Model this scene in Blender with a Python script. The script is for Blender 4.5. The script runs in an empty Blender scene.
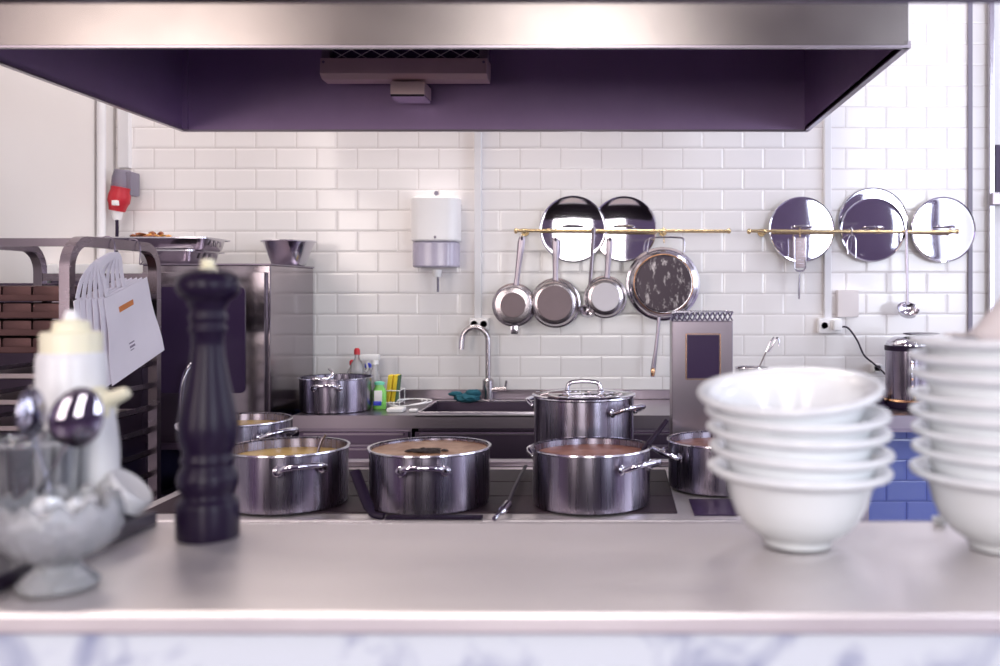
import bpy, bmesh, math, random
from mathutils import Vector, Matrix, Quaternion
random.seed(7)
PI = math.pi
sc = bpy.context.scene
COL = sc.collection
CX, CY, F, H = 615.0, 290.0, 950.0, 1.45      # eye level and focal length in pixels of the 1000 px wide frame

def P(px, py, d):
    return Vector(((px-CX)/F*d, d, H-(py-CY)/F*d))
def X(px, d): return (px-CX)/F*d
def Z(py, d): return H-(py-CY)/F*d
def R(a): return math.radians(a)

# ------------------------------------------------------------------ materials
def newmat(name):
    m = bpy.data.materials.new(name); m.use_nodes = True
    nt = m.node_tree; b = nt.nodes['Principled BSDF']
    return m, nt, b
def setp(b, **k):
    for n, v in k.items():
        n = {'base':'Base Color','rough':'Roughness','metal':'Metallic','spec':'Specular IOR Level','coat':'Coat Weight',
             'trans':'Transmission Weight','ior':'IOR','alpha':'Alpha','sss':'Subsurface Weight','aniso':'Anisotropic'}[n]
        if n == 'Base Color': v = (*v, 1)
        b.inputs[n].default_value = v
def nd(nt, t, **k):
    n = nt.nodes.new(t)
    for a, v in k.items(): setattr(n, a, v)
    return n
def coords(nt, scale=(1,1,1), loc=(0,0,0), kind='Object', rot=(0,0,0)):
    tc = nd(nt, 'ShaderNodeTexCoord'); mp = nd(nt, 'ShaderNodeMapping')
    mp.inputs['Scale'].default_value = scale; mp.inputs['Location'].default_value = loc; mp.inputs['Rotation'].default_value = rot
    nt.links.new(tc.outputs[kind], mp.inputs['Vector']); return mp.outputs[0]
def plain(name, base, rough=.5, metal=0, noise=.06, nscale=12, **k):
    m, nt, b = newmat(name); setp(b, base=base, rough=rough, metal=metal, **k)
    if noise:
        v = coords(nt); n = nd(nt, 'ShaderNodeTexNoise'); n.inputs['Scale'].default_value = nscale; n.inputs['Detail'].default_value = 3
        nt.links.new(v, n.inputs['Vector'])
        mx = nd(nt, 'ShaderNodeMix', data_type='RGBA'); mx.inputs[6].default_value = (*[c*(1-noise) for c in base],1)
        mx.inputs[7].default_value = (*[min(1,c*(1+noise)) for c in base],1)
        nt.links.new(n.outputs['Fac'], mx.inputs[0]); nt.links.new(mx.outputs[2], b.inputs['Base Color'])
    return m
def steel(name, base, rough, stretch=(4,4,90), amt=.12, bump=.02, tint=.12, spots=0):
    m, nt, b = newmat(name); setp(b, base=base, rough=rough, metal=1)
    v = coords(nt, stretch); n = nd(nt, 'ShaderNodeTexNoise'); n.inputs['Scale'].default_value = 3; n.inputs['Detail'].default_value = 5
    nt.links.new(v, n.inputs['Vector'])
    mr = nd(nt, 'ShaderNodeMapRange'); mr.inputs['To Min'].default_value = max(.02, rough-amt/2); mr.inputs['To Max'].default_value = rough+amt
    nt.links.new(n.outputs['Fac'], mr.inputs['Value']); nt.links.new(mr.outputs[0], b.inputs['Roughness'])
    v2 = coords(nt); n2 = nd(nt, 'ShaderNodeTexNoise'); n2.inputs['Scale'].default_value = 6; n2.inputs['Detail'].default_value = 6
    nt.links.new(v2, n2.inputs['Vector'])
    mx = nd(nt, 'ShaderNodeMix', data_type='RGBA'); mx.inputs[6].default_value = (*[c*(1-tint) for c in base],1)
    mx.inputs[7].default_value = (*[min(1,c*(1+tint)) for c in base],1)
    nt.links.new(n2.outputs['Fac'], mx.inputs[0]); nt.links.new(mx.outputs[2], b.inputs['Base Color'])
    if bump:
        bp = nd(nt, 'ShaderNodeBump'); bp.inputs['Strength'].default_value = bump; bp.inputs['Distance'].default_value = .002
        nt.links.new(n.outputs['Fac'], bp.inputs['Height']); nt.links.new(bp.outputs[0], b.inputs['Normal'])
    return m
M = {}
M['steel'] = plain('brushed_steel', (.32,.28,.32), .28, 1, noise=0)
M['oven'] = plain('oven_steel', (.36,.32,.35), .13, 1, noise=0)
M['housing'] = steel('lamp_housing_steel', (.66,.50,.49), .5, (2,2,2), .05, 0, .1)
M['cart'] = steel('cart_steel', (.23,.19,.22), .25, (2,2,8), .06, 0, .1)
M['cladding'] = steel('cladding_steel', (.80,.72,.66), .30, (2,2,8), .06, 0, .05)
M['base'] = steel('worn_pan_base', (.14,.11,.12), .42, (3,3,3), .1, 0, .25)
M['base2'] = steel('pale_pan_base', (.46,.44,.47), .5, (3,3,3), .1, 0, .1)
M['pot'] = steel('pot_steel', (.34,.31,.38), .25, (45,45,1), .12, .06, .10)
for _m in (M['pot'],):
    _nt = _m.node_tree; _b = _nt.nodes['Principled BSDF']; _t = _nt.nodes.new('ShaderNodeTangent'); _t.direction_type='RADIAL'; _t.axis='Z'
    _nt.links.new(_t.outputs[0], _b.inputs['Tangent']); _b.inputs['Anisotropic'].default_value = .85; _b.inputs['Anisotropic Rotation'].default_value = .25
M['spoon'] = steel('spoon_steel', (.34,.32,.38), .06, (3,3,3), .03, 0, .03)
M['tapsteel'] = steel('tap_steel', (.50,.46,.48), .22, (3,3,3), .05, 0, .05)
M['polish'] = steel('polished_steel', (.74,.73,.79), .04, (3,3,3), .03, 0, .03)
M['bright'] = steel('bright_steel', (.60,.58,.63), .14, (3,3,3), .05, 0, .04)
M['counter'] = steel('counter_steel', (.84,.79,.79), .36, (3,20,3), .08, .0, .10)
M['counter'].node_tree.nodes['Principled BSDF'].inputs['Metallic'].default_value = .72
M['hoodface'] = steel('hood_face_steel', (.25,.225,.215), .22, (1.5,1.5,1.5), .08, .0, .10)
M['hoodin'] = steel('hood_shade_steel', (.34,.24,.40), .45, (8,3,3), .10, .004, .10)  # purple base puts the shade inside the hood into the steel colour
M['darksteel'] = steel('dark_steel', (.25,.21,.27), .30, (3,3,60))
M['unit'] = steel('unit_steel', (.12,.09,.135), .32, (2,2,2), .02, 0, .02)
M['wornsteel'] = steel('worn_steel', (.36,.30,.31), .42, (3,3,10), .2, .02, .3)
M['black'] = plain('black_plastic', (.018,.009,.028), .45, spec=.2)
M['blackglass'] = plain('black_glass', (.045,.025,.070), .28, spec=.25)
M['iron'] = plain('cast_iron', (.038,.022,.032), .6, spec=.3, noise=.35, nscale=25)
M['mill'] = plain('black_lacquer', (.011,.005,.020), .32, spec=.20, noise=0)
M['white'] = plain('white_plastic', (.90,.885,.90), .35, noise=.02)
M['lilac'] = plain('lilac_clear_plastic', (.62,.57,.72), .2, noise=.05, trans=.15)
M['porcelain'] = plain('white_porcelain', (.86,.89,.92), .2, noise=.01, coat=.3)
M['cream'] = plain('cream_plastic', (.86,.82,.62), .4, noise=.03)
M['bottle'] = plain('milky_plastic', (.78,.78,.80), .32, noise=.02)
M['brass'] = steel('brass', (.62,.48,.27), .24, (3,3,3), .06, 0, .08)
M['copper'] = steel('copper', (.70,.42,.24), .25, (3,3,3), .06, 0, .08)
M['creamwall'] = plain('cream_wall_paint', (.73,.69,.68), .6, noise=.03, nscale=3)
M['whitepaint'] = plain('white_paint', (.76,.75,.78), .45, noise=.03)
M['hallwall'] = plain('hall_wall_paint', (.19,.14,.23), .8, noise=.05)
M['ceiling'] = plain('ceiling_paint', (.42,.37,.42), .8, noise=.04)
M['floor'] = plain('floor_vinyl', (.15,.10,.19), .35, noise=.2)
M['red'] = plain('red_plastic', (.50,.015,.03), .4)
M['greyplastic'] = plain('grey_plastic', (.20,.18,.24), .4)
M['paper'] = plain('white_paper', (.86,.80,.88), .8, noise=.03)
M['orange'] = plain('orange_print', (.62,.20,.05), .6)
M['ink'] = plain('grey_print', (.25,.2,.28), .6)
M['yellow'] = plain('yellow_sponge', (.82,.60,.04), .8, noise=.12, nscale=90)
M['darkgreen'] = plain('green_scourer', (.08,.16,.08), .9)
M['green'] = plain('green_soap', (.22,.60,.12), .25, noise=.03)
M['mint'] = plain('mint_plastic', (.15,.62,.42), .35, noise=.03)
M['blue'] = plain('blue_plastic', (.02,.04,.55), .35, noise=.03)
M['teal'] = plain('teal_cloth', (.008,.085,.12), .9, noise=.2, nscale=60)
M['cloth'] = plain('white_cloth', (.82,.76,.76), .9, noise=.03)
M['clear'] = plain('clear_plastic', (.85,.83,.85), .15, noise=0, trans=.7)
M['brown'] = plain('browned_food', (.24,.07,.02), .6, noise=.5, nscale=40)
M['amber'] = plain('amber_food', (.70,.32,.06), .5, noise=.4, nscale=40)
M['bake'] = steel('baked_steel', (.10,.055,.055), .42, (3,3,3), .2, .1, .5)
M['herb'] = plain('dark_herbs', (.03,.02,.02), .8, noise=.4, nscale=60)
M['beige'] = plain('beige_plastic', (.60,.48,.46), .5)
M['trayboard'] = plain('black_tray_board', (.016,.008,.022), .3, noise=.2)

def tile_mat():
    m, nt, b = newmat('metro_tiles')
    tc = nd(nt, 'ShaderNodeTexCoord'); sp = nd(nt, 'ShaderNodeSeparateXYZ'); nt.links.new(tc.outputs['Object'], sp.inputs[0])
    ax = nd(nt, 'ShaderNodeMath', operation='ADD'); ax.inputs[1].default_value = TX0
    az = nd(nt, 'ShaderNodeMath', operation='ADD'); az.inputs[1].default_value = TZ0
    nt.links.new(sp.outputs['X'], ax.inputs[0]); nt.links.new(sp.outputs['Z'], az.inputs[0])
    cb = nd(nt, 'ShaderNodeCombineXYZ'); nt.links.new(ax.outputs[0], cb.inputs[0]); nt.links.new(az.outputs[0], cb.inputs[1])
    def brick(ms, smooth):
        t = nd(nt, 'ShaderNodeTexBrick'); t.offset = .5; t.offset_frequency = 2; t.squash = 1
        t.inputs['Scale'].default_value = 1; t.inputs['Mortar Size'].default_value = ms; t.inputs['Mortar Smooth'].default_value = smooth
        t.inputs['Brick Width'].default_value = .2012; t.inputs['Row Height'].default_value = .10274
        nt.links.new(cb.outputs[0], t.inputs['Vector']); return t
    t = brick(.0022, .3)
    t.inputs['Color1'].default_value = (.90,.868,.868,1); t.inputs['Color2'].default_value = (.88,.846,.848,1)
    t.inputs['Mortar'].default_value = (.66,.61,.61,1)
    t2 = brick(.0022, .3)
    t2.inputs['Color1'].default_value = (.16,.21,.60,1); t2.inputs['Color2'].default_value = (.145,.195,.56,1)
    t2.inputs['Mortar'].default_value = (.06,.08,.32,1)
    lt = nd(nt, 'ShaderNodeMath', operation='LESS_THAN'); lt.inputs[1].default_value = .86
    nt.links.new(sp.outputs['Z'], lt.inputs[0])
    mx = nd(nt, 'ShaderNodeMix', data_type='RGBA')
    nt.links.new(lt.outputs[0], mx.inputs[0]); nt.links.new(t.outputs['Color'], mx.inputs[6]); nt.links.new(t2.outputs['Color'], mx.inputs[7])
    nt.links.new(mx.outputs[2], b.inputs['Base Color'])
    t3 = brick(.011, 1.0)
    inv = nd(nt, 'ShaderNodeMath', operation='SUBTRACT'); inv.inputs[0].default_value = 1; nt.links.new(t3.outputs['Fac'], inv.inputs[1])
    bp = nd(nt, 'ShaderNodeBump'); bp.inputs['Strength'].default_value = .35; bp.inputs['Distance'].default_value = .003
    nt.links.new(inv.outputs[0], bp.inputs['Height']); nt.links.new(bp.outputs[0], b.inputs['Normal'])
    setp(b, rough=.16)
    return m
TX0, TZ0 = 2.18, -2.2544
M['tile'] = tile_mat()

def marble():
    m, nt, b = newmat('marble'); setp(b, rough=.22)
    v = coords(nt, (1,1,1), kind='Object', rot=(0,.6,0))
    n = nd(nt, 'ShaderNodeTexNoise'); n.inputs['Scale'].default_value = 9; n.inputs['Detail'].default_value = 8; n.inputs['Distortion'].default_value = 1.6
    nt.links.new(v, n.inputs['Vector'])
    r = nd(nt, 'ShaderNodeValToRGB'); e = r.color_ramp.elements
    e[0].position = .30; e[0].color = (.30,.33,.48,1); e[1].position = .50; e[1].color = (.68,.73,.79,1)
    nt.links.new(n.outputs['Fac'], r.inputs[0]); nt.links.new(r.outputs[0], b.inputs['Base Color']); return m
M['marble'] = marble()
def soup(name, a, c, scale=18, rough=.4):
    m, nt, b = newmat(name); setp(b, rough=rough)
    v = coords(nt); n = nd(nt, 'ShaderNodeTexNoise'); n.inputs['Scale'].default_value = scale; n.inputs['Detail'].default_value = 6
    nt.links.new(v, n.inputs['Vector'])
    r = nd(nt, 'ShaderNodeValToRGB'); e = r.color_ramp.elements
    e[0].position = .38; e[0].color = (*a,1); e[1].position = .62; e[1].color = (*c,1)
    nt.links.new(n.outputs['Fac'], r.inputs[0]); nt.links.new(r.outputs[0], b.inputs['Base Color'])
    bp = nd(nt, 'ShaderNodeBump'); bp.inputs['Strength'].default_value = .3; bp.inputs['Distance'].default_value = .004
    nt.links.new(n.outputs['Fac'], bp.inputs['Height']); nt.links.new(bp.outputs[0], b.inputs['Normal'])
    return m
M['soup_yellow'] = soup('yellow_soup', (.50,.30,.06), (.62,.42,.11))
M['soup_brown'] = soup('tan_soup', (.30,.14,.07), (.50,.30,.19))
M['soup_red'] = soup('reddish_soup', (.22,.06,.03), (.36,.15,.09), 24)
M['scratch'] = soup('scratched_pan_base', (.045,.03,.04), (.075,.055,.07), 20, .35)
def scratched():
    m, nt, b = newmat('scorched_pan_base'); setp(b, rough=.33, metal=.5)
    v = coords(nt, (1,1,.45)); n = nd(nt, 'ShaderNodeTexNoise'); n.inputs['Scale'].default_value = 34; n.inputs['Detail'].default_value = 12; n.inputs['Roughness'].default_value=.7; n.inputs['Distortion'].default_value=.2
    nt.links.new(v, n.inputs['Vector'])
    r = nd(nt, 'ShaderNodeValToRGB'); e = r.color_ramp.elements
    e[0].position = .54; e[0].color = (.035,.022,.032,1); e[1].position = .72; e[1].color = (.60,.55,.55,1)
    nt.links.new(n.outputs['Fac'], r.inputs[0]); nt.links.new(r.outputs[0], b.inputs['Base Color']); return m
M['scratch'] = scratched()
def glassmat(name, base, rough, milk=.0, bumpscale=0):
    m, nt, b = newmat(name); setp(b, base=base, rough=rough, trans=1-milk, ior=1.45)
    if bumpscale:
        v = coords(nt); n = nd(nt, 'ShaderNodeTexVoronoi'); n.inputs['Scale'].default_value = bumpscale
        nt.links.new(v, n.inputs['Vector'])
        bp = nd(nt, 'ShaderNodeBump'); bp.inputs['Strength'].default_value = .6; bp.inputs['Distance'].default_value = .003
        nt.links.new(n.outputs['Distance'], bp.inputs['Height']); nt.links.new(bp.outputs[0], b.inputs['Normal'])
    return m
M['crystal'] = glassmat('cut_glass', (.94,.96,1.0), .07, .28, 75)
M['glass'] = glassmat('clear_glass', (.90,.93,.97), .02, .05)
M['pane'] = glassmat('window_glass', (.95,.97,1), .0)

# ------------------------------------------------------------------ mesh builder
def spline(pts, n=8, closed=False):
    pts = [Vector(p) for p in pts]; out = []; N = len(pts)
    rng = range(N) if closed else range(N-1)
    for i in rng:
        if closed: p0,p1,p2,p3 = pts[i-1],pts[i],pts[(i+1)%N],pts[(i+2)%N]
        else: p0,p1,p2,p3 = pts[max(i-1,0)],pts[i],pts[i+1],pts[min(i+2,N-1)]
        for k in range(n):
            t = k/n
            out.append(.5*((2*p1)+(p2-p0)*t+(2*p0-5*p1+4*p2-p3)*t*t+(3*p1-p0-3*p2+p3)*t**3))
    if not closed: out.append(pts[-1])
    return out
class MB:
    def __init__(s): s.bm = bmesh.new()
    def box(s, x0,x1,y0,y1,z0,z1, mat=None, bevel=0):
        m = Matrix.Translation(((x0+x1)/2,(y0+y1)/2,(z0+z1)/2)) @ Matrix.Diagonal((abs(x1-x0),abs(y1-y0),abs(z1-z0),1))
        r = bmesh.ops.create_cube(s.bm, size=1, matrix=(mat or Matrix()) @ m)
        if bevel:
            vs = set(r['verts']); es = [e for e in s.bm.edges if e.verts[0] in vs and e.verts[1] in vs]
            bmesh.ops.bevel(s.bm, geom=es, offset=bevel, segments=2, affect='EDGES', profile=.7)
        return s
    def lathe(s, prof, seg=48, mat=None, mod=None):
        rings = []
        for (r,z) in prof:
            if r < 1e-6: rings.append([s.bm.verts.new((mat or Matrix()) @ Vector((0,0,z)))])
            else:
                ring = []
                for k in range(seg):
                    a = 2*PI*k/seg; rr, zz = (r,z) if not mod else mod(r,z,a)
                    v = Vector((rr*math.cos(a), rr*math.sin(a), zz)); ring.append(s.bm.verts.new((mat or Matrix()) @ v))
                rings.append(ring)
        for A,B in zip(rings, rings[1:]):
            for k in range(seg):
                k2 = (k+1)%seg
                if len(A)==1 and len(B)==1: continue
                if len(A)==1: s.bm.faces.new((A[0],B[k],B[k2]))
                elif len(B)==1: s.bm.faces.new((A[k2],A[k],B[0]))
                else: s.bm.faces.new((A[k],B[k],B[k2],A[k2]))
        return s
    def tube(s, pts, r, seg=10, closed=False, flat=1.0, up=None, cap=True, phase=0):
        pts = [Vector(p) for p in pts]; N = len(pts); rs = r if isinstance(r,(list,tuple)) else [r]*N
        tang = []
        for i in range(N):
            a = pts[i-1] if (closed or i>0) else pts[i]; b = pts[(i+1)%N] if (closed or i<N-1) else pts[i]
            t = (b-a); tang.append(t.normalized() if t.length>1e-9 else Vector((0,0,1)))
        u = Vector(up) if up else (Vector((0,0,1)) if abs(tang[0].z)<.9 else Vector((1,0,0)))
        u = (u-tang[0]*u.dot(tang[0])).normalized(); rings = []
        for i in range(N):
            if i: 
                q = tang[i-1].rotation_difference(tang[i]); u = q @ u; u = (u-tang[i]*u.dot(tang[i])).normalized()
            w = tang[i].cross(u)
            rings.append([s.bm.verts.new(pts[i]+(u*math.cos(2*PI*k/seg+phase)*flat+w*math.sin(2*PI*k/seg+phase))*rs[i]) for k in range(seg)])
        L = N if closed else N-1
        for i in range(L):
            A,B = rings[i], rings[(i+1)%N]
            for k in range(seg): s.bm.faces.new((A[k],A[(k+1)%seg],B[(k+1)%seg],B[k]))
        if not closed and cap:
            s.bm.faces.new(rings[0][::-1]); s.bm.faces.new(rings[-1])
        return s
    def sqtube(s, pts, half, up=None): return s.tube(pts, half*1.414, 4, up=up, phase=PI/4)
    def prism(s, poly, t, mat=None):        # poly in local xy, thickness t along z
        m = mat or Matrix()
        A = [s.bm.verts.new(m @ Vector((p[0],p[1],0))) for p in poly]; B = [s.bm.verts.new(m @ Vector((p[0],p[1],t))) for p in poly]
        s.bm.faces.new(A[::-1]); s.bm.faces.new(B); n = len(poly)
        for k in range(n): s.bm.faces.new((A[k],A[(k+1)%n],B[(k+1)%n],B[k]))
        return s
    def blob(s, c, r, seed=0, amp=.25, sub=2, mat=None):
        rr = bmesh.ops.create_icosphere(s.bm, subdivisions=sub, radius=1); rnd = random.Random(seed)
        for v in rr['verts']:
            k = 1+rnd.uniform(-amp,amp); v.co = Vector((v.co.x*r[0]*k+c[0], v.co.y*r[1]*k+c[1], v.co.z*r[2]*k+c[2]))
            if mat: v.co = mat @ v.co
        return s
    def build(s, name, mat, parent=None, world=True, smooth=True, bevel=0, sub=0, angle=40):
        off = Vector((0,0,0))
        if parent is not None and world:
            o = parent
            while o is not None: off += o.location; o = o.parent
            bmesh.ops.translate(s.bm, verts=s.bm.verts, vec=-off)
        bmesh.ops.recalc_face_normals(s.bm, faces=s.bm.faces)
        me = bpy.data.meshes.new(name); s.bm.to_mesh(me); s.bm.free()
        me.materials.append(M[mat] if isinstance(mat,str) else mat)
        o = bpy.data.objects.new(name, me); COL.objects.link(o)
        if parent is not None: o.parent = parent
        if smooth:
            me.shade_smooth()
            try: me.set_sharp_from_angle(angle=R(angle))
            except Exception: pass
        if bevel:
            b = o.modifiers.new('bevel','BEVEL'); b.width = bevel; b.segments = 2; b.limit_method = 'ANGLE'
        if sub:
            b = o.modifiers.new('sub','SUBSURF'); b.levels = sub; b.render_levels = sub
        return o
def tag(o, label, cat, group=None, kind=None):
    o['label'] = label; o['category'] = cat
    if group: o['group'] = group
    if kind: o['kind'] = kind
    return o
def thing(name, loc, label, cat, group=None, rotz=0):
    o = bpy.data.objects.new(name, None); COL.objects.link(o); o.location = loc; o.rotation_euler = (0,0,rotz)
    o.empty_display_size = .05
    return tag(o, label, cat, group)
def struct(o): o['kind'] = 'structure'; return o
def dup(o, parent=None):
    c = o.copy(); COL.objects.link(c)
    if parent is not None: c.parent = parent
    for ch in list(o.children): dup(ch, c)
    return c
YM = Matrix.Rotation(R(90), 4, 'X')     # lathe z axis -> -Y (towards the room)
def tocam(p): return Matrix.Translation(p) @ YM

# ------------------------------------------------------------------ the room
D = 4.70; XL = -2.47; XR = 5.2; YF = -3.5; CEIL = 4.4; HX = -5.2
struct(MB().box(HX-.1,XR+.1,YF-.1,D+.1,-.1,0).build('floor','floor',smooth=False))
struct(MB().box(HX-.1,XR+.1,YF-.1,D+.1,CEIL,CEIL+.1).build('ceiling','ceiling',smooth=False))
struct(MB().box(XL-.1,XR+.1,D,D+.1,0,CEIL).build('wall_back','tile',smooth=False))
struct(MB().box(XL-.1,XL,1.4,D,0,CEIL).box(HX,XL-.1,1.4,1.5,0,CEIL).build('wall_left','creamwall',smooth=False))
struct(MB().box(HX-.1,HX,YF,1.4,0,CEIL).build('wall_hall_left','hallwall',smooth=False))
wins = [(-4.86,-2.98,'front'),(-1.09,.44,'front'),(3.1,4.9,'front')]
W0, W1 = .9, 4.15
mb = MB(); xs = [HX]
for a,b,_ in wins: xs += [a,b]
xs.append(XR)
for i in range(0,len(xs),2): mb.box(xs[i],xs[i+1],YF-.1,YF,0,CEIL)
for a,b,_ in wins: mb.box(a,b,YF-.1,YF,0,W0).box(a,b,YF-.1,YF,W1,CEIL)
struct(mb.build('wall_front','hallwall',smooth=False))
SW = (.3,3.6,.95,3.6)
mb = MB(); mb.box(XR,XR+.1,YF,SW[0],0,CEIL).box(XR,XR+.1,SW[1],D,0,CEIL).box(XR,XR+.1,SW[0],SW[1],0,SW[2]).box(XR,XR+.1,SW[0],SW[1],SW[3],CEIL)
struct(mb.build('wall_right','whitepaint',smooth=False))
def winobj(n, a, b, z0, z1, side):
    r = bpy.data.objects.new('window_%d'%n, None); COL.objects.link(r); struct(r)
    fr = MB(); t = .05
    def bx(u0,u1,w0,w1,d0=.02,d1=.08):
        if side=='front': fr.box(u0,u1,YF-d1,YF-d0,w0,w1)
        else: fr.box(XR+d0,XR+d1,u0,u1,w0,w1)
    bx(a,a+t,z0,z1); bx(b-t,b,z0,z1); bx(a,b,z0,z0+t); bx(a,b,z1-t,z1); bx((a+b)/2-.03,(a+b)/2+.03,z0,z1); bx(a,b,z0+(z1-z0)*.62-.02,z0+(z1-z0)*.62+.02)
    fr.build('window_frame','whitepaint',r,smooth=False)
    g = MB()
    if side=='front': g.box(a,b,YF-.095,YF-.09,z0,z1)
    else: g.box(XR+.09,XR+.095,a,b,z0,z1)
    g.build('pane','pane',r,smooth=False)
for i,(a,b,s_) in enumerate(wins): winobj(i+1,a,b,W0,W1,s_)
winobj(4,SW[0],SW[1],SW[2],SW[3],'right')
# trim strip on the tiles and door edge at the right end of the wall
struct(MB().box(X(967.5,D),X(971.5,D),4.685,D,0,CEIL).build('trim_1','greyplastic',smooth=False))
struct(MB().box(X(988,4.68),X(993,4.68),4.66,D,0,CEIL).build('trim_2','bright',smooth=False,bevel=.003))
dr = bpy.data.objects.new('door_1',None); COL.objects.link(dr); struct(dr); dr.location=(1.90,4.68,0)
MB().box(X(993,4.68),2.75,4.67,D-.002,0,2.9).build('door_panel','whitepaint',dr,smooth=False,bevel=.003)
MB().box(X(995,4.67),2.5,4.66,4.672,Z(192,4.67),Z(145,4.67)).build('dark_glass','blackglass',dr,smooth=False)
MB().box(X(991,4.64),2.5,4.62,4.66,Z(205,4.64),Z(193,4.64)).build('push_bar','steel',dr,smooth=False,bevel=.003)

# vertical conduits on walls
def conduit(name, px0, px1, y0, y1, label, mat='whitepaint', d=4.68):
    o = MB().box(X(px0,d),X(px1,d),d-.012,D,Z(y1,d),Z(y0,d)).build(name,mat,smooth=False,bevel=.003)
    tag(o,label,'conduit'); return o
conduit('cable_trunking',474.5,481.5,60,318,'white cable trunking running down tiles left of the hanging pans')
conduit('cable_trunking',824,831,60,319,'thin white cable trunking running down behind the right brass rail')
conduit('cable_trunking',118.5,130,20,168,'wide white trunking in wall corner above the red plug')
o = MB().tube([(XL+.026,4.52,Z(264,4.5)),(XL+.026,4.52,3.2)],.020,16).build('wall_pipe','whitepaint'); tag(o,'white round pipe running up the cream left wall','pipe')

def socket(px0,px1,y0,y1,label,n=1,d=4.67,mat='white'):
    t = thing('wall_socket',(X((px0+px1)/2,d),D,Z(y1,d)),label,'socket')
    MB().box(X(px0,d),X(px1,d),d-.02,D,Z(y1,d),Z(y0,d),bevel=.006).build('housing',mat,t)
    for k in range(n):
        cx = X(px0+(px1-px0)*(k+.5)/n,d)
        MB().lathe([(0,0),(.016,0),(.017,.004),(.019,.004),(.019,0)],24,tocam((cx,d-.02,Z((y0+y1)/2,d)))).build('socket_face',mat,t)
    return t
socket(470,489,318,330,'small white double socket behind the kitchen tap',2)
socket(818,841,318,333,'white socket box feeding the black kettle cable',2)
socket(837,858,290,317,'cream blank plate on tiles under right brass rail',0,mat='cloth')
socket(872,881,364,372,'small pale connector box low on tiles beside urn',1,mat='white')
# kettle plug and cable
t = thing('power_plug',P(839,325,4.62),'white plug with black cable running down to the steel urn','plug')
MB().box(X(833,4.63),X(841,4.63),4.60,4.65,Z(330,4.63),Z(320,4.63),bevel=.005).build('plug_body','white',t)
MB().tube(spline([P(840,327,4.61),P(848,328,4.6),P(857,340,4.6),P(864,355,4.58),P(873,363,4.58),P(880,369,4.55),P(887,376,4.47)],8),.0045,8).build('cable','black',t)

# red three-phase plug
t = thing('industrial_plug',P(122,220,4.6),'red and grey industrial plug hanging from corner trunking','plug')
MB().lathe([(0,0),(.044,0),(.048,.01),(.046,.09),(.036,.125),(0,.125)],24,Matrix.Translation(P(121,196,4.60))@Matrix.Rotation(R(4),4,'Y')).build('grey_housing','greyplastic',t)
MB().box(X(128,4.6),X(134,4.6),4.57,4.66,Z(196,4.6),Z(172,4.6),bevel=.01).build('lid_flap','greyplastic',t)
MB().lathe([(0,0),(.036,.0),(.043,.03),(.050,.045),(.050,.075),(.044,.10),(.046,.115),(0,.118)],24,Matrix.Translation(P(117,211,4.57))@Matrix.Rotation(R(10),4,'Y')).build('red_body','red',t)
MB().box(X(111,4.5),X(116,4.5),4.505,4.53,Z(205,4.5),Z(200,4.5),bevel=.002).build('marking_plate','white',t)
MB().lathe([(0,0),(.018,0),(.026,.03),(.030,.05),(0,.052)],20,Matrix.Translation(P(117,220,4.57))).build('white_collar','white',t)
MB().tube(spline([P(117,219,4.57),P(117,235,4.57),P(116,262,4.6)],6),.008,8).build('cable','black',t)

# ------------------------------------------------------------------ extractor hood
hx0,hx1,hy0,hy1,hz0,hz1 = -1.675,.745,2.41,3.68,2.07,2.52
t = thing('extractor_hood',(hx0,hy1,hz0),'large steel extractor hood hanging over the cooking range','extractor hood')
MB().box(hx0,hx1,hy0,hy0+.012,hz0,hz1).build('front_panel','hoodface',t,smooth=False,bevel=.002)
MB().box(hx0,hx1,hy1-.012,hy1-.003,hz0,hz1).build('back_panel','hoodin',t,smooth=False)
MB().box(hx0,hx1,hy1-.003,hy1,hz0,hz1).build('rear_cladding','cladding',t,smooth=False)
MB().box(hx0,hx0+.012,hy0+.012,hy1-.012,hz0,hz1).build('side_panel','hoodin',t,smooth=False)
MB().box(hx1-.012,hx1,hy0+.012,hy1-.012,hz0,hz1).build('side_panel','hoodin',t,smooth=False)
MB().box(hx0,hx1,hy0,hy1,hz1,hz1+.012).build('top_panel','hoodin',t,smooth=False)
g = .02
mb = MB().box(hx0,hx1,hy1-.012,hy1+.003,hz0-.008,hz0).box(hx1-.012,hx1+.006,hy0,hy1,hz0-.006,hz0+.012).box(hx0-.006,hx0+.012,hy0,hy1,hz0-.006,hz0+.012).box(hx0,hx1,hy0-.004,hy0+.012,hz0-.006,hz0)
mb.build('bottom_rim','steel',t,smooth=False)
MB().box(hx0+.012,hx0+.03,hy1-.03,hy1-.012,hz0,hz1).build('corner_seam','hoodin',t,smooth=False)
MB().box(X(520,3.6)-.3,X(520,3.6)+.4,2.7,3.3,hz1+.012,CEIL).build('duct','hoodface',t,smooth=False)
lx0,lx1 = X(320,3.45),X(487,3.45)
f = MB().prism([(3.45,Z(58,3.45)),(3.445,Z(74,3.45)),(3.47,Z(84,3.54)+.002),(3.54,Z(84,3.54)),(3.56,Z(84,3.54)+.03),(3.56,Z(58,3.45)+.004),(3.47,Z(58,3.45)+.004)],lx1-lx0,
    Matrix(((0,0,1,lx0),(1,0,0,0),(0,1,0,0),(0,0,0,1)))).build('filter_housing','housing',t,smooth=False,bevel=.002)
for (a,b) in ((lx0+.012,62),(lx1-.012,62),(lx0+.012,71),(lx1-.012,71)):
    MB().lathe([(0,.003),(.005,.002),(.006,0)],10,tocam((a,3.45,Z(b,3.45)))).build('screw','darksteel',f)
fz0 = Z(58,3.45); fz1 = fz0+.14
MB().box(lx0+.03,lx1-.03,3.50,3.51,fz0,fz1).build('filter_backing','blackglass',t,smooth=False)
mb = MB(); n = 15; L = (lx1-lx0-.06)
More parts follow.
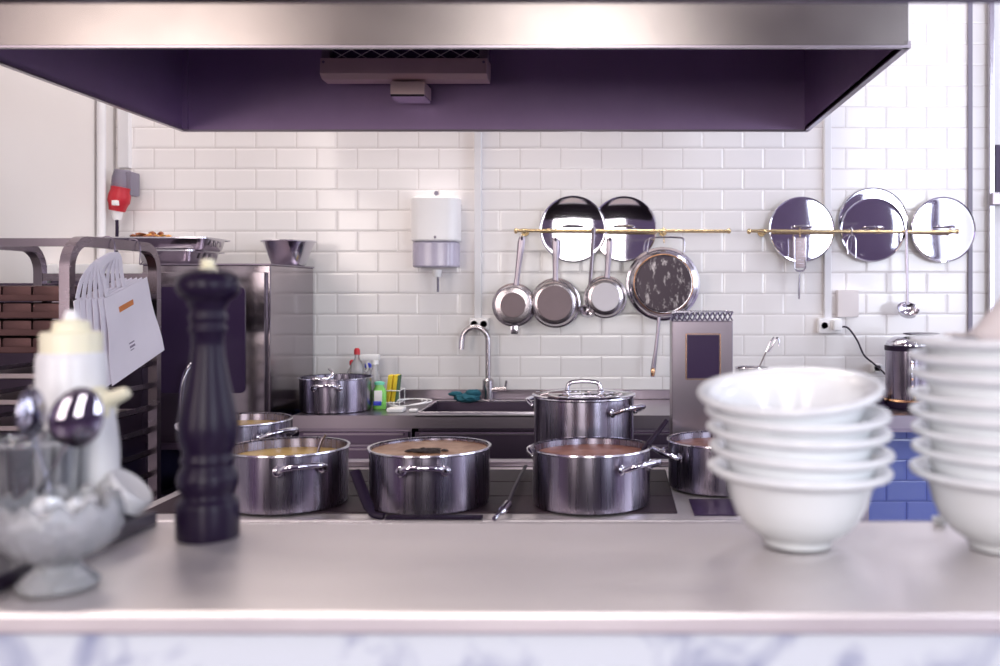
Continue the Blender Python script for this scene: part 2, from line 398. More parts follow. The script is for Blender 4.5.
for r_ in range(7):
    q = .020
    for k in range(-1,n+1):
        xa0 = lx0+.03+L*k/n; st0 = L/n
        for sg in (1,-1):
            if (k+r_)%2==0: continue
            x_0 = xa0+st0; x_1 = x_0+sg*st0
            if min(x_0,x_1)<lx0+.03-1e-4 or max(x_0,x_1)>lx1-.03+1e-4: continue
            mb.tube([(x_0,3.49,fz0+q*r_),(x_1,3.49,fz0+q*(r_+1))],.0018,5)
mb.build('filter_mesh','steel',t)
MB().box(lx0,lx0+.03,3.47,3.52,fz0,fz1).build('filter_frame','steel',t,smooth=False)
MB().box(lx1-.03,lx1,3.47,3.52,fz0,fz1).build('filter_frame','steel',t,smooth=False)
bx0,bx1 = X(391,3.48),X(425,3.48)
MB().box(bx0,bx1,3.47,3.60,Z(97,3.48)+.008,Z(82,3.48),bevel=.002).build('control_box','housing',t)
MB().box(bx0+.001,bx1-.001,3.47,3.60,Z(97,3.48),Z(97,3.48)+.008).build('box_lid','bright',t,smooth=False)

# ------------------------------------------------------------------ left: dishwasher, oven
o_top = Z(265,4.08)
t = thing('combi_oven',(-1.76,4.1,0),'steel combi oven with dark glass door behind the pepper mill','oven')
ox0,ox1 = -2.03,-1.48
MB().box(ox0,ox1,4.08,4.66,Z(443,4.08),o_top).build('body','oven',t,smooth=False,bevel=.004)
dd = MB().box(ox0+.01,ox1-.015,4.055,4.08,Z(436,4.06),o_top-.03).build('door','oven',t,smooth=False,bevel=.003)
poly=[]
wx_0,wx_1,wz_0,wz_1 = X(159,4.05),X(245,4.05),Z(393,4.05),Z(287,4.05)
for (qx,qz,a0) in ((wx_1-.02,wz_1-.02,0),(wx_0+.02,wz_1-.02,90),(wx_0+.02,wz_0+.02,180),(wx_1-.02,wz_0+.02,270)):
    for k in range(6): poly.append((qx+.02*math.cos(R(a0+18*k)),qz+.02*math.sin(R(a0+18*k))))
MB().prism(poly,.008,Matrix(((1,0,0,0),(0,0,1,4.048),(0,1,0,0),(0,0,0,1)))).build('door_window','blackglass',dd,smooth=False)
MB().tube(spline([(X(196,4.05),4.05,Z(362,4.05)),(X(190,4.0),4.0,Z(366,4.0)),(X(184,3.98),3.98,Z(380,3.98)),(X(181,3.98),3.98,Z(405,4.0)),(X(184,4.0),4.0,Z(425,4.0)),(X(190,4.05),4.055,Z(430,4.05))],6),.012,10).build('door_handle','bright',dd)
MB().box(ox0-.005,ox1+.003,4.07,4.665,o_top,o_top+.006).build('top_plate','darksteel',t,smooth=False)
t = thing('oven_stand',(-1.76,4.1,0),'low dark steel stand carrying the combi oven','stand')
sz = Z(443,4.08)
MB().box(ox0,ox1,4.09,4.65,sz-.03,sz-.002).build('top_frame','unit',t,smooth=False)
for (a,b) in ((ox0,4.09),(ox1-.035,4.09),(ox0,4.615),(ox1-.035,4.615)):
    MB().box(a,a+.035,b,b+.035,0,sz-.03).build('leg','darksteel',t,smooth=False)
MB().box(ox0+.02,ox1-.02,4.10,4.64,.30,.32).build('lower_shelf','unit',t,smooth=False)
for k in range(3):
    zz = .40+.075*k
    MB().box(ox0+.036,ox1-.036,4.12,4.62,zz,zz+.012).build('rack_shelf','unit',t,smooth=False)
t = thing('dishwasher',(-2.25,4.2,0),'dark hood dishwasher with white top left of the oven','dishwasher')
MB().box(-2.46,-2.045,4.14,4.66,0,Z(279,4.14)).build('body','unit',t,smooth=False,bevel=.004)
MB().box(-2.465,-2.04,4.12,4.665,Z(279,4.12),Z(264,4.12),bevel=.008).build('white_hood','white',t)
MB().box(-2.30,-2.12,4.125,4.14,Z(300,4.14),Z(284,4.14)).build('control_panel','beige',t,smooth=False)

t = thing('undercounter_fridge',(-2.24,3.9,0),'dark low fridge against left wall behind the tray rack','fridge')
MB().box(-2.46,-2.02,3.64,4.11,.08,Z(283,3.62)).build('body','unit',t,smooth=False,bevel=.004)
MB().box(-2.45,-2.03,3.615,3.64,.12,Z(286,3.62)).build('door','unit',t,smooth=False,bevel=.004)
MB().box(-2.42,-2.06,3.66,4.09,0,.08).build('plinth','black',t,smooth=False)
# steel gastronorm pans on the oven
def gnpan(x0,x1,y0,y1,z0,h,label,rot):
    t = thing('gastronorm_pan',((x0+x1)/2,(y0+y1)/2,z0),label,'food pan','steel food pans stacked on the oven',R(rot))
    w,l = (x1-x0)/2,(y1-y0)/2; mb = MB()
    def ring(a,b,z,r,n=5):
        out=[]
        for (sx,sy,a0) in ((1,1,0),(-1,1,90),(-1,-1,180),(1,-1,270)):
            for k in range(n):
                an = R(a0+90*k/(n-1)); out.append(mb.bm.verts.new((sx*(a-r)+r*math.cos(an), sy*(b-r)+r*math.sin(an), z)))
        return out
    rs = [ring(w+.016,l+.016,h-.006,.03),ring(w+.016,l+.016,h,.03),ring(w,l,h,.03),ring(w-.004,l-.004,h-.01,.03),ring(w-.012,l-.012,.012,.03),ring(w-.022,l-.022,.002,.025),]
    for A,B in zip(rs,rs[1:]):
        for k in range(20): mb.bm.faces.new((A[k],A[(k+1)%20],B[(k+1)%20],B[k]))
    mb.bm.faces.new(rs[-1])
    mb.build('pan_body','bright',t,world=False)
    for k in (-1,0,1):
        MB().box(w-.006+.004,w+.002,k*.05-.008,k*.05+.008,.02,h-.012,bevel=.003).build('stamped_rib','steel',t,world=False)
    return t
gnpan(-2.10,-1.85,4.16,4.46,o_top+.007,.062,'lower of the two steel food pans stacked on the oven',-3)
gnpan(-2.25,-1.80,4.14,4.42,o_top+.066,.058,'upper of the two steel food pans on the oven, holding browned scraps',2)
mb = MB()
for k in range(9): mb.blob((-2.13+.014*k,4.2+random.uniform(-.03,.05),o_top+.132+random.uniform(-.004,.012)),(.016,.02,.010),k,.4,1)
tag(mb.build('browned_scraps','brown'),'dark browned food scraps heaped on upper steel pan','food scraps',kind='stuff')
mb = MB()
for k in range(4): mb.blob((-2.045+.022*k,4.18+.01*k,o_top+.132),(.018,.012,.007),k+20,.4,1)
tag(mb.build('amber_scraps','amber'),'amber coloured food scraps at right of browned scraps on pan','food scraps',kind='stuff')
# conical steel bowl on oven right
p = Vector((-1.545,4.50,o_top+.007))
t = thing('mixing_bowl',p,'flared steel mixing bowl standing on the right end of the oven','bowl')
MB().lathe([(0,.002),(.07,0),(.078,.006),(.118,.112),(.126,.114),(.127,.118),(.116,.118),(.074,.010),(0,.008)],48).build('bowl_body','bright',t,world=False)
MB().lathe([(.126,.112),(.130,.115),(.126,.119)],48).build('rolled_rim','polish',t,world=False)

# ------------------------------------------------------------------ tray rack trolley
zt = 1.45+.158; xa,xb = -1.73,-2.16; d1,d2 = 3.0,3.57; hw = .0165
t = thing('tray_rack',((xa+xb)/2,(d1+d2)/2,0),'tall steel tray rack trolley with rounded top corners at left','trolley')
def uframe(x,name):
    r_ = .09; pts = [(x,d1,.10)]; pts += [(x,d1,zt-r_)]
    for k in range(1,9): a = PI-PI/2*k/8; pts.append((x,d1+r_+r_*math.cos(a),zt-r_+r_*math.sin(a)))
    pts.append((x,d2-r_,zt))
    for k in range(1,9): a = PI/2-PI/2*k/8; pts.append((x,d2-r_+r_*math.cos(a),zt-r_+r_*math.sin(a)))
    pts.append((x,d2,.10)); return MB().sqtube(pts,hw,up=(1,0,0)).build(name,'cart',t,angle=50)
uframe(xa,'side_frame'); uframe(xb,'side_frame')
MB().sqtube([(xb,d1+.09,zt-.003),(xa,d1+.09,zt-.003)],.013,up=(0,0,1)).build('crossbar','cart',t,smooth=False)
MB().sqtube([(xb,d2,zt-.11),(xa,d2,zt-.11)],.014,up=(0,0,1)).build('crossbar','cart',t,smooth=False)
MB().sqtube([(xb,d1,.13),(xa,d1,.13)],.014,up=(0,0,1)).build('crossbar','cart',t,smooth=False)
MB().sqtube([(xb,d2,.13),(xa,d2,.13)],.014,up=(0,0,1)).build('crossbar','cart',t,smooth=False)
RZ = [zt-.194-.055*k for k in range(4)]+[zt-.194-.165-.083*k for k in range(1,13)]
for z in RZ:
    for x,s in ((xa,-1),(xb,1)):
        MB().box(x+s*.012,x+s*.048,d1,d2,z-.003,z).box(x+s*.012,x+s*.015,d1,d2,z-.003,z+.019).build('runner','cart',t,smooth=False)
for x in (xa,xb):
    for y in (d1,d2):
        c = MB().tube([(x-.012,y,.05),(x+.012,y,.05)],.05,20).build('caster','black',t)
        MB().box(x-.02,x+.02,y-.012,y+.012,.085,.11).build('caster_fork','steel',c,smooth=False)
# baking trays in the rack
tr0 = None
where = ['top','second','third','fourth']
for k in range(4):
    z = RZ[k]+.001
    if tr0 is None:
        tr0 = thing('baking_tray',((xa+xb)/2,(d1+d2)/2,z),'','baking tray','baking trays slotted in the rack')
        w = (xa-xb)/2-.018; l = (d2-d1)/2-.005; mb = MB()
        mb.box(-w,w,-l,l,0,.003).box(-w,w,-l,-l+.004,0,.020).box(-w,w,l-.004,l,0,.020).box(-w,-w+.004,-l,l,0,.020).box(w-.004,w,-l,l,0,.020)
        mb.build('pan','bake',tr0,world=False,smooth=False)
        for q in range(4):
            cx = -w+.005+(2*w-.01)*(q+.5)/4
            mb = MB(); mb.box(cx-.047,cx+.047,-l+.006,-l+.20,.003,.049,bevel=.012)
            mb.build('loaf_tin','bake',tr0,world=False)
        tr = tr0
    else:
        tr = dup(tr0); tr.location = ((xa+xb)/2,(d1+d2)/2,z)
    tr['label'] = 'dark stained baking tray of loaf tins, %s one from the top of the rack'%where[k] if k else 'dark stained baking tray of loaf tins, topmost in the rack'
for k in range(4,7):
    z = RZ[k]+.001
    w = (xa-xb)/2-.018; l=(d2-d1)/2-.005
    o = MB().box((xa+xb)/2-w,(xa+xb)/2+w,d1+.01,d2-.01,z,z+.003).box((xa+xb)/2-w,(xa+xb)/2+w,d1+.01,d1+.014,z,z+.018).build('baking_sheet','wornsteel',smooth=False)
    tag(o,'flat worn baking sheet, %s below the loaf tin trays in rack'%['first','second','third'][k-4],'baking sheet','flat baking sheets in the rack')

# paper bags on hooks
for px,lab in ((107,'thin wire hook holding bags, nearer the rack front'),(133,'thin wire hook holding bags, nearer the rack rear')):
    d = 1.73*F/(CX-px); d = min(max(d,3.1),3.47); c = Vector((xa,d,zt))
    o = MB().tube(spline([c+Vector((-.024,0,-.01)),c+Vector((-.012,0,.021)),c+Vector((.014,0,.021)),c+Vector((.026,0,-.004)),c+Vector((.024,0,-.05)),c+Vector((.03,-.01,-.066)),c+Vector((.042,-.012,-.056))],6),.0022,6).build('wire_hook','darksteel')
    tag(o,lab,'hook','wire hooks on the rack top')
bag_lab = ['front white paper bag with orange label hanging on rack','second paper bag just behind the orange-labelled one','third paper bag from the front in hanging bundle','fourth paper bag from the front in hanging bundle','fifth paper bag from the front in hanging bundle','rearmost paper bag of the hanging bundle']
def Q(px,py,x): return P(px,py,x*F/(px-CX))
for i in range(6):
    sh = Vector((-.006*i,-.024*i,-.001*i)); d = 3.2
    TL,TR,BR,BL = Q(104,299,-1.668)+sh,Q(147,277,-1.668)+sh,Q(164.5,350,-1.635)+sh,Q(112.5,386,-1.640)+sh
    t = thing('paper_bag',(TL+TR)/2,bag_lab[i],'paper bag','white paper bags hanging on the rack')
    mb = MB(); n = Vector((1,-.1,0)).normalized(); th = .002; N1 = 6
    A=[];B=[]
    for a in range(N1+1):
        ra=[];rb=[]
        for b in range(N1+1):
            u,v = a/N1,b/N1; p = (TL*(1-u)+TR*u)*(1-v)+(BL*(1-u)+BR*u)*v + n*(.006*math.sin(3*u+5*v+i)*math.sin(PI*v))
            ra.append(mb.bm.verts.new(p)); rb.append(mb.bm.verts.new(p-n*(th+.003*math.sin(PI*v)*math.sin(PI*u))))
        A.append(ra);B.append(rb)
    for a in range(N1):
        for b in range(N1):
            mb.bm.faces.new((A[a][b],A[a+1][b],A[a+1][b+1],A[a][b+1])); mb.bm.faces.new((B[a][b],B[a][b+1],B[a+1][b+1],B[a+1][b]))
    for k in range(N1):
        mb.bm.faces.new((A[k][0],B[k][0],B[k+1][0],A[k+1][0])); mb.bm.faces.new((A[k][N1],A[k+1][N1],B[k+1][N1],B[k][N1]))
        mb.bm.faces.new((A[0][k],A[0][k+1],B[0][k+1],B[0][k])); mb.bm.faces.new((A[N1][k],B[N1][k],B[N1][k+1],A[N1][k+1]))
    mb.build('bag_body','paper',t)
    hp = [Q(107,297,-1.668),Q(104,280,-1.668),Q(101,266,-1.670),Q(110,258,-1.672),Q(119,256,-1.670),Q(121,270,-1.668),Q(124,287,-1.668)]
    wts = [1,.75,.3,.2,.3,.75,1]
    mb = MB(); mb.tube(spline([q+sh*w_ for q,w_ in zip(hp,wts)],5),.013,6,flat=.08,up=(1,0,0))
    mb.build('bag_handle','paper',t)
    if i==0:
        f0 = d-.012
        def quad(u0,v0,u1,v1,nm,mt,lift=.012):
            m2 = MB(); c=[(u0,v0),(u1,v0),(u1,v1),(u0,v1)]
            pts=[(TL*(1-u)+TR*u)*(1-v)+(BL*(1-u)+BR*u)*v+n*(.006*math.sin(3*u+5*v)*math.sin(PI*v)+.0012) for u,v in c]
            V=[m2.bm.verts.new(p) for p in pts]+[m2.bm.verts.new(p-n*.001) for p in pts]
            m2.bm.faces.new(V[:4]); m2.bm.faces.new(V[7:3:-1])
            for k in range(4): m2.bm.faces.new((V[k],V[k+4],V[(k+1)%4+4],V[(k+1)%4]))
            m2.build(nm,mt,t,smooth=False)
        quad(.26,.17,.58,.235,'orange_label','orange'); quad(.40,.66,.50,.675,'printed_mark','ink'); quad(.40,.70,.50,.725,'printed_mark','ink'); quad(.40,.745,.47,.755,'printed_mark','ink')

# ------------------------------------------------------------------ worktop along the back wall
wt = Z(415.5,4.08); bz = wt+.05; wx0,wx1 = -1.385,1.86
t = thing('steel_worktop',(wx0,4.08,wt),'long steel worktop with built-in sink along the tiled back wall','worktop')
sx0,sx1,sy0,sy1 = -.86,-.30,4.16,4.58
mb = MB(); th=.006
for (a,b,c,e) in ((wx0,sx0,4.08,D-.01),(sx1,wx1,4.08,D-.01),(sx0,sx1,4.08,sy0),(sx0,sx1,sy1,D-.01)): mb.box(a,b,c,e,wt-th,wt)
mb.box(wx0,wx1,4.08,4.092,wt-.055,wt)
mb.build('top','steel',t,smooth=False)
MB().box(wx0,wx1,D-.02,D-.004,wt,wt+.048).build('upstand','steel',t,smooth=False,bevel=.003)
mb = MB(); zb = wt-.20
mb.box(sx0,sx0+.004,sy0,sy1,zb,wt).box(sx1-.004,sx1,sy0,sy1,zb,wt).box(sx0,sx1,sy0,sy0+.004,zb,wt).box(sx0,sx1,sy1-.004,sy1,zb,wt).box(sx0,sx1,sy0,sy1,zb-.004,zb)
s = mb.build('sink_basin','unit',t,smooth=False)
MB().lathe([(0,.002),(.03,.002),(.035,.006),(.04,0)],24,Matrix.Translation(((sx0+sx1)/2,(sy0+sy1)/2,zb))).build('drain','bright',s)
mb = MB().tube([(sx0,sy0,wt+.002),(sx1,sy0,wt+.002),(sx1,sy1,wt+.002),(sx0,sy1,wt+.002)],.004,6,closed=True); mb.build('sink_rim','bright',t)
for x in (1.20,1.80):
    MB().box(x,x+.035,4.62,4.655,0,wt-.006).build('leg','steel',t,smooth=False)
MB().box(1.10,wx1,4.10,4.13,wt-.075,wt-.055).build('front_brace','darksteel',t,smooth=False)
def cabinet(x0,x1,label,drawers,name='base_cabinet'):
    t = thing(name,((x0+x1)/2,4.13,0),label,'cabinet','steel base cabinets under the worktop')
    MB().box(x0,x1,4.135,D-.03,.08,wt-.058 if not (x0<sx1 and x1>sx0) else zb-.02).build('body','darksteel',t,smooth=False)
    MB().box(x0+.02,x1-.02,4.17,D-.05,0,.08).build('plinth','black',t,smooth=False)
    z1 = wt-.075
    for k,hh in enumerate(drawers):
        f = MB().box(x0+.008,x1-.008,4.112,4.135,z1-hh,z1).build('drawer' if len(drawers)>1 else 'door','unit',t,smooth=False,bevel=.003)
        MB().box(x0+.03,x1-.03,4.098,4.112,z1-.012,z1-.006).build('grip','steel',f,smooth=False)
        z1 -= hh+.010
cabinet(-1.375,-.885,'steel drawer cabinet under left end of the worktop',[.055,.24,.24])
cabinet(-.875,-.285,'steel cabinet directly under the sink',[.70])
cabinet(-.275,.42,'steel drawer cabinet right of sink, behind the lidded pot',[.055,.30,.26])
cabinet(.43,1.08,'rightmost steel base cabinet, hidden behind bowls',[.70])

# tap
d = 4.62; bx = X(488,d)
t = thing('kitchen_tap',(bx,d,wt),'steel gooseneck tap behind the sink','tap')
MB().lathe([(0,0),(.034,0),(.034,.006),(.027,.010),(.027,.10),(.020,.108),(0,.108)],24).build('tap_body','tapsteel',t,world=False)
r_=.062; top = Z(326,d)-wt-r_-.005; pts=[(0,0,.10),(0,0,.2),(0,0,top)]
for k in range(1,13): a = PI*k/12; pts.append((-r_+r_*math.cos(a),-.01*k/12,top+r_*math.sin(a)))
pts.append((-2*r_-.004,-.012,top-.045))
MB().tube(pts,.0135,12).build('spout','tapsteel',t,world=False)
MB().tube([(.02,-.01,.055),(.09,-.015,.06)],.011,12).build('lever_hub','tapsteel',t,world=False)
MB().tube([(.085,-.015,.06),(.092,-.018,.10)],.005,8).build('lever','steel',t,world=False)

# teal cloth
mb = MB(); c = P(466,400,4.42); c.z = wt
mb.blob((c.x-.01,c.y+.1,wt+.026),(.060,.05,.022),3,.16,3).blob((c.x+.015,c.y+.11,wt+.045),(.038,.035,.022),4,.15,2).blob((c.x-.065,c.y+.1,wt+.045),(.035,.02,.012),6,.2,2)
tag(mb.build('cleaning_cloth','teal',angle=60),'crumpled teal cleaning cloth left of the tap','cloth')

# ------------------------------------------------------------------ pots
def pot(name,label,cx,d,z,Rr,Hh,angs,group='steel stock pots',hz=None,body='pot',hwid=.055,reach=.048):
    t = thing(name,(X(cx,d),d,z),label,'pot',group)
    MB().lathe([(0,.001),(Rr*.95,0),(Rr*.985,.004),(Rr*.99,.012),(Rr,.016),(Rr,Hh-.006),(Rr+.005,Hh-.001),(Rr+.004,Hh+.001),(Rr-.003,Hh-.003),(Rr-.004,.008),(0,.006)],96).build('body',body,t,world=False,angle=35)
    MB().lathe([(Rr+.001,Hh-.004),(Rr+.0055,Hh-.002),(Rr+.0045,Hh+.0015),(Rr-.002,Hh+.001)],96).build('rim','bright',t,world=False)
    hz = hz if hz is not None else Hh-.035
    for a in angs:
        m = Matrix.Rotation(R(a),4,'Z')
        pts = [m@Vector(v) for v in ((Rr+.002,-hwid,hz-.002),(Rr+.016,-hwid,hz),(Rr+reach*.8,-hwid*.86,hz+.010),(Rr+reach,-hwid*.45,hz+.014),(Rr+reach,hwid*.45,hz+.014),(Rr+reach*.8,hwid*.86,hz+.010),(Rr+.016,hwid,hz),(Rr+.002,hwid,hz-.002))]
        h = MB().tube(spline(pts,5),.0074,10).build('handle','polish',t,world=False)
        for s in (-1,1): MB().blob((Rr+.003,s*hwid,hz-.002),(.006,.014,.014),1,0,2,m).build('handle_mount','bright',h,world=False)
    return t
st = 1.45-.567      # range top
# range
rx0,rx1 = -1.25,.58
t = thing('cooking_range',((rx0+rx1)/2,2.8,0),'long steel cooking range under the extractor hood','cooking range')
MB().box(rx0,rx1,2.38,3.10,.10,st-.02).build('body','unit',t,smooth=False)
MB().box(rx0,rx1,2.36,3.12,st-.02,st-.004).build('top_deck','counter',t,smooth=False,bevel=.004)
for k,(a,b) in enumerate(((-1.21,-.50),(-.49,.16))):
    h = MB()
    for q in range(3): h.box(a,b,2.425+.195*q,2.425+.195*q+.190,st-.006,st+.0)
    h.build('hot_plate','iron',t,smooth=False,bevel=.003)
MB().box(.20,.54,2.40,2.58,st-.004,st+.0,bevel=.002).build('griddle_plate','blackglass',t)
MB().box(rx0,rx1,3.065,3.115,st-.004,st+.014).build('rear_ledge','steel',t,smooth=False,bevel=.003)
for k in range(4): MB().box(rx0+.1+.47*k,rx0+.14+.47*k,2.5,2.54,0,.10).build('foot','black',t,smooth=False)
for k in range(6):
    MB().lathe([(0,0.03),(.02,.03),(.024,0)],20,tocam((rx0+.25+.3*k,2.38,st-.09))).build('control_knob','black',t)

pot('stock_pot','wide steel pot of yellow soup beside the pepper mill',288,2.535,st+.001,.156,.149,[-60,120])
pot('stock_pot','wide steel pot of tan soup with dark herbs, handle facing front',430,2.535,st+.001,.158,.149,[-85,95])
pot('stock_pot','wide steel pot of reddish soup in front of the lidded pot',591.5,2.535,st+.001,.156,.149,[-42,138])
pot('stock_pot','steel pot of yellow soup behind, half hidden by pepper mill',238,2.86,st+.001,.152,.177,[-28,160])
pot('stock_pot','tall steel pot with a lid on the range',584,2.90,st+.001,.152,.245,[-38,142])
pot('stock_pot','steel pot of brown soup below the upright steel box',722,2.75,st+.001,.155,.135,[200,20])
pot('stock_pot','empty steel pot standing on worktop by cleaning bottles',336,4.27,wt+.001,.158,.148,[-88,92],body='pot')
def soupy(cx,d,z,Rr,mat,label):
    tag(MB().lathe([(0,-.03),(Rr,-.03),(Rr,-.001),(0,0)],64,Matrix.Translation((X(cx,d),d,z))).build('soup',mat),label,'soup',kind='stuff')
soupy(288,2.535,st+.125,.151,'soup_yellow','yellow soup inside front left pot')
soupy(430,2.535,st+.1435,.1535,'soup_brown','tan frothy soup inside the middle pot')
soupy(591.5,2.535,st+.133,.151,'soup_red','reddish brown soup inside front right pot')
soupy(238,2.86,st+.157,.147,'soup_yellow','yellow soup inside pot behind the pepper mill')
soupy(722,2.75,st+.118,.150,'soup_red','brown soup inside pot below upright steel box')
mb = MB(); c = Vector((X(428,2.49),2.49,st+.146))
for k in range(26):
    a = random.uniform(0,2*PI); q = random.random()**.5
    mb.blob((c.x+.052*q*math.cos(a),c.y+.03*q*math.sin(a),c.z+.003*(1-q)),(.011,.010,.004),k,.4,1)
tag(mb.build('herbs','herb'),'pile of dark herbs floating on the tan soup','herbs',kind='stuff')
# lid on tall pot
t = thing('pot_lid',(X(584,2.90),2.90,st+.2475),'domed steel lid with wire handle resting on tall pot','lid')
MB().lathe([(.156,0),(.158,.003),(.153,.006),(.146,.004),(.138,.003),(.11,.008),(.06,.012),(0,.013),(0,.009),(.06,.008),(.11,.004),(.15,.001)],72).build('dome','polish',t,world=False)
h = MB().tube(spline([(-.050,-.01,.010),(-.050,-.01,.022),(-.040,-.01,.038),(0,-.01,.042),(.040,-.01,.038),(.050,-.01,.022),(.050,-.01,.010)],5),.0065,10).build('handle','bright',t,world=False)
for q in (-.05,.05): MB().blob((q,-.01,.012),(.014,.012,.006),1,0,2).build('handle_mount','bright',h,world=False)

# utensils in and beside the pots
def utensil(name,label,pts,r,mat,extra=None,cat='utensil'):
    t = thing(name,pts[0],label,cat)
    MB().tube(spline(pts,5),r,10,flat=.6).build('handle',mat,t)
    if extra: extra(t)
    return t
def ex(t): MB().blob(P(318,462,2.58),(.035,.035,.018),1,0,2).build('ladle_bowl','bright',t)
utensil('soup_ladle','steel ladle standing in front left pot of yellow soup',[P(326,434,2.60),P(322,440,2.6),P(318,452,2.59),P(317,460,2.58)],.006,'steel',ex,'ladle')
def ex(t): MB().blob(P(640,466,2.5),(.035,.035,.018),1,0,2).build('spoon_bowl','steel',t)
utensil('serving_spoon','black handled spoon leaning out of the front right pot',[P(667,420,2.60),P(656,434,2.59),P(645,448,2.57),P(640,460,2.52)],.0105,'black',ex,'spoon')
def ex(t):
    MB().tube(spline([P(508,504,2.40),P(503,510,2.37),P(498,515,2.345),P(494,519,2.33)],4),[.011]*6+[.006]*7,12).build('steel_ferrule','bright',t)
utensil('serving_spoon','thin black handled utensil with bright steel end between two pots',[Vector((X(526,2.95),2.95,st+.022)),Vector((X(518,2.7),2.66,st+.025)),P(507,506,2.39)],.0055,'black',ex,'spoon')
def ex(t):
    MB().box(X(385,2.35),X(482,2.35),2.345,2.372,st-.001,st+.006,bevel=.002).build('blade','black',t)
utensil('spatula','thick black spatula handle leaning up left of middle pot',[P(355,471,2.42),P(361,487,2.40),P(367,502,2.38),P(373,514,2.365),P(384,516.5,2.36)],[.015]*13+[.011]*8,'black',ex,'spatula')
def ex(t): MB().blob(P(316,380,4.2),(.03,.03,.015),1,0,2).build('ladle_bowl','bright',t)
utensil('soup_ladle','small ladle handle sticking out of pot on worktop',[P(329,369,4.27),P(333,373,4.24),P(330,378,4.22),P(318,380,4.2)],.006,'bright',ex,'ladle')

# upright steel box on the range
d = 2.92; x0,x1 = X(672,d),X(733,d); z0 = st+.001; z1 = Z(321,d)
t = thing('steel_box',((x0+x1)/2,d,z0),'upright steel box with dark window standing behind the pots','box')
MB().box(x0,x1,d,d+.13,z0,z1).build('body','steel',t,smooth=False,bevel=.003)
MB().box(X(687,d),X(719,d),d-.004,d+.001,Z(378,d),Z(335,d)).build('window','blackglass',t,smooth=False)
MB().tube([(X(686,d),d-.004,Z(379,d)),(X(720,d),d-.004,Z(379,d)),(X(720,d),d-.004,Z(334,d)),(X(686,d),d-.004,Z(334,d))],.0022,6,closed=True).build('window_frame','copper',t,smooth=False)
mb = MB()
n = 12; L = x1-x0
for k in range(n):
    a = x0+L*k/n; b = x0+L*(k+1)/n
    mb.tube([(a,d+.003,z1),(b,d+.003,z1+.028)],.0028,5).tube([(b,d+.009,z1),(a,d+.009,z1+.028)],.0028,5)
    mb.tube([(a,d+.12,z1),(b,d+.12,z1+.028)],.0028,5)
mb.box(x0,x1,d,d+.014,z1+.026,z1+.030).box(x0,x1,d+.115,d+.13,z1+.026,z1+.030).box(x0,x0+.006,d,d+.13,z1+.024,z1+.030).box(x1-.006,x1,d,d+.13,z1+.024,z1+.030)
mb.build('lattice_edge','bright',t,smooth=False)

# ------------------------------------------------------------------ rails with lids, pans and tools
rd = 4.59
def rail(px0,px1,y,label,br):
    t = thing('wall_rail',P(px0,y,rd),label,'rail','brass rails on the tiled wall')
    MB().tube([P(px0,y,rd),P(px1,y+.8,rd)],.0085,14).build('rod','brass',t)
    for e,s in ((px0,1),(px1,1)): MB().blob(P(e,y+.4,rd),(.011,.014,.014),1,0,2).build('end_knob','brass',t)
    for b in br:
        p = P(b,y+.4,rd); MB().tube([p,(p.x,D,p.z)],.006,10).lathe([(0,0.006),(.018,.006),(.02,0)],20,tocam((p.x,D,p.z))).blob((p.x,p.y,p.z),(.012,.013,.013),1,0,2).build('bracket','brass',t)
rail(516,729,230.5,'left brass rail holding saucepans and lids above the range',(523,664))
rail(749,957,231,'right brass rail holding lids, grater and ladle',(765,879,950))
def lid(px,py,rpx,d,label,tilt=(0,0),hpy=None):
    c = P(px,py,d); r = rpx/F*d
    t = thing('hanging_lid',c,label,'lid','polished lids hanging behind the brass rails')
    t.rotation_euler = (R(tilt[0]),0,R(tilt[1]))
    MB().lathe([(0,.0085),(r*.3,.0083),(r*.6,.0074),(r*.85,.0058),(r*.93,.0050),(r*.95,.005),(r*.985,.008),(r,.004),(r,0),(r*.97,-.001),(r*.93,.001),(r*.8,.002),(r*.5,.004),(0,.005)],96,YM).build('dome','polish',t,world=False,angle=25)
    MB().tube(spline([(-.048,-.016,.010),(-.040,-.036,.012),(0,-.040,.014),(.040,-.036,.012),(.048,-.016,.010)],5),.005,8).build('handle','bright',t,world=False)
    return t
lid(624,229,33,4.672,'round steel lid hanging behind another, right on the left rail',(-.6,.9))
lid(573,229,33.5,4.635,'round steel lid overlapping another, above small saucepans',(-.6,.9))
lid(801.5,229.5,33,4.655,'leftmost steel lid on right brass rail, behind the grater',(-1,1))
lid(873,222.5,35,4.680,'larger steel lid mostly hidden behind middle lid, right rail',(0,0))
lid(872.5,230,32,4.640,'middle steel lid in front of a larger one, right rail',(2,-4))
lid(943,229.5,33,4.655,'rightmost steel lid at end of right brass rail',(-1,3))
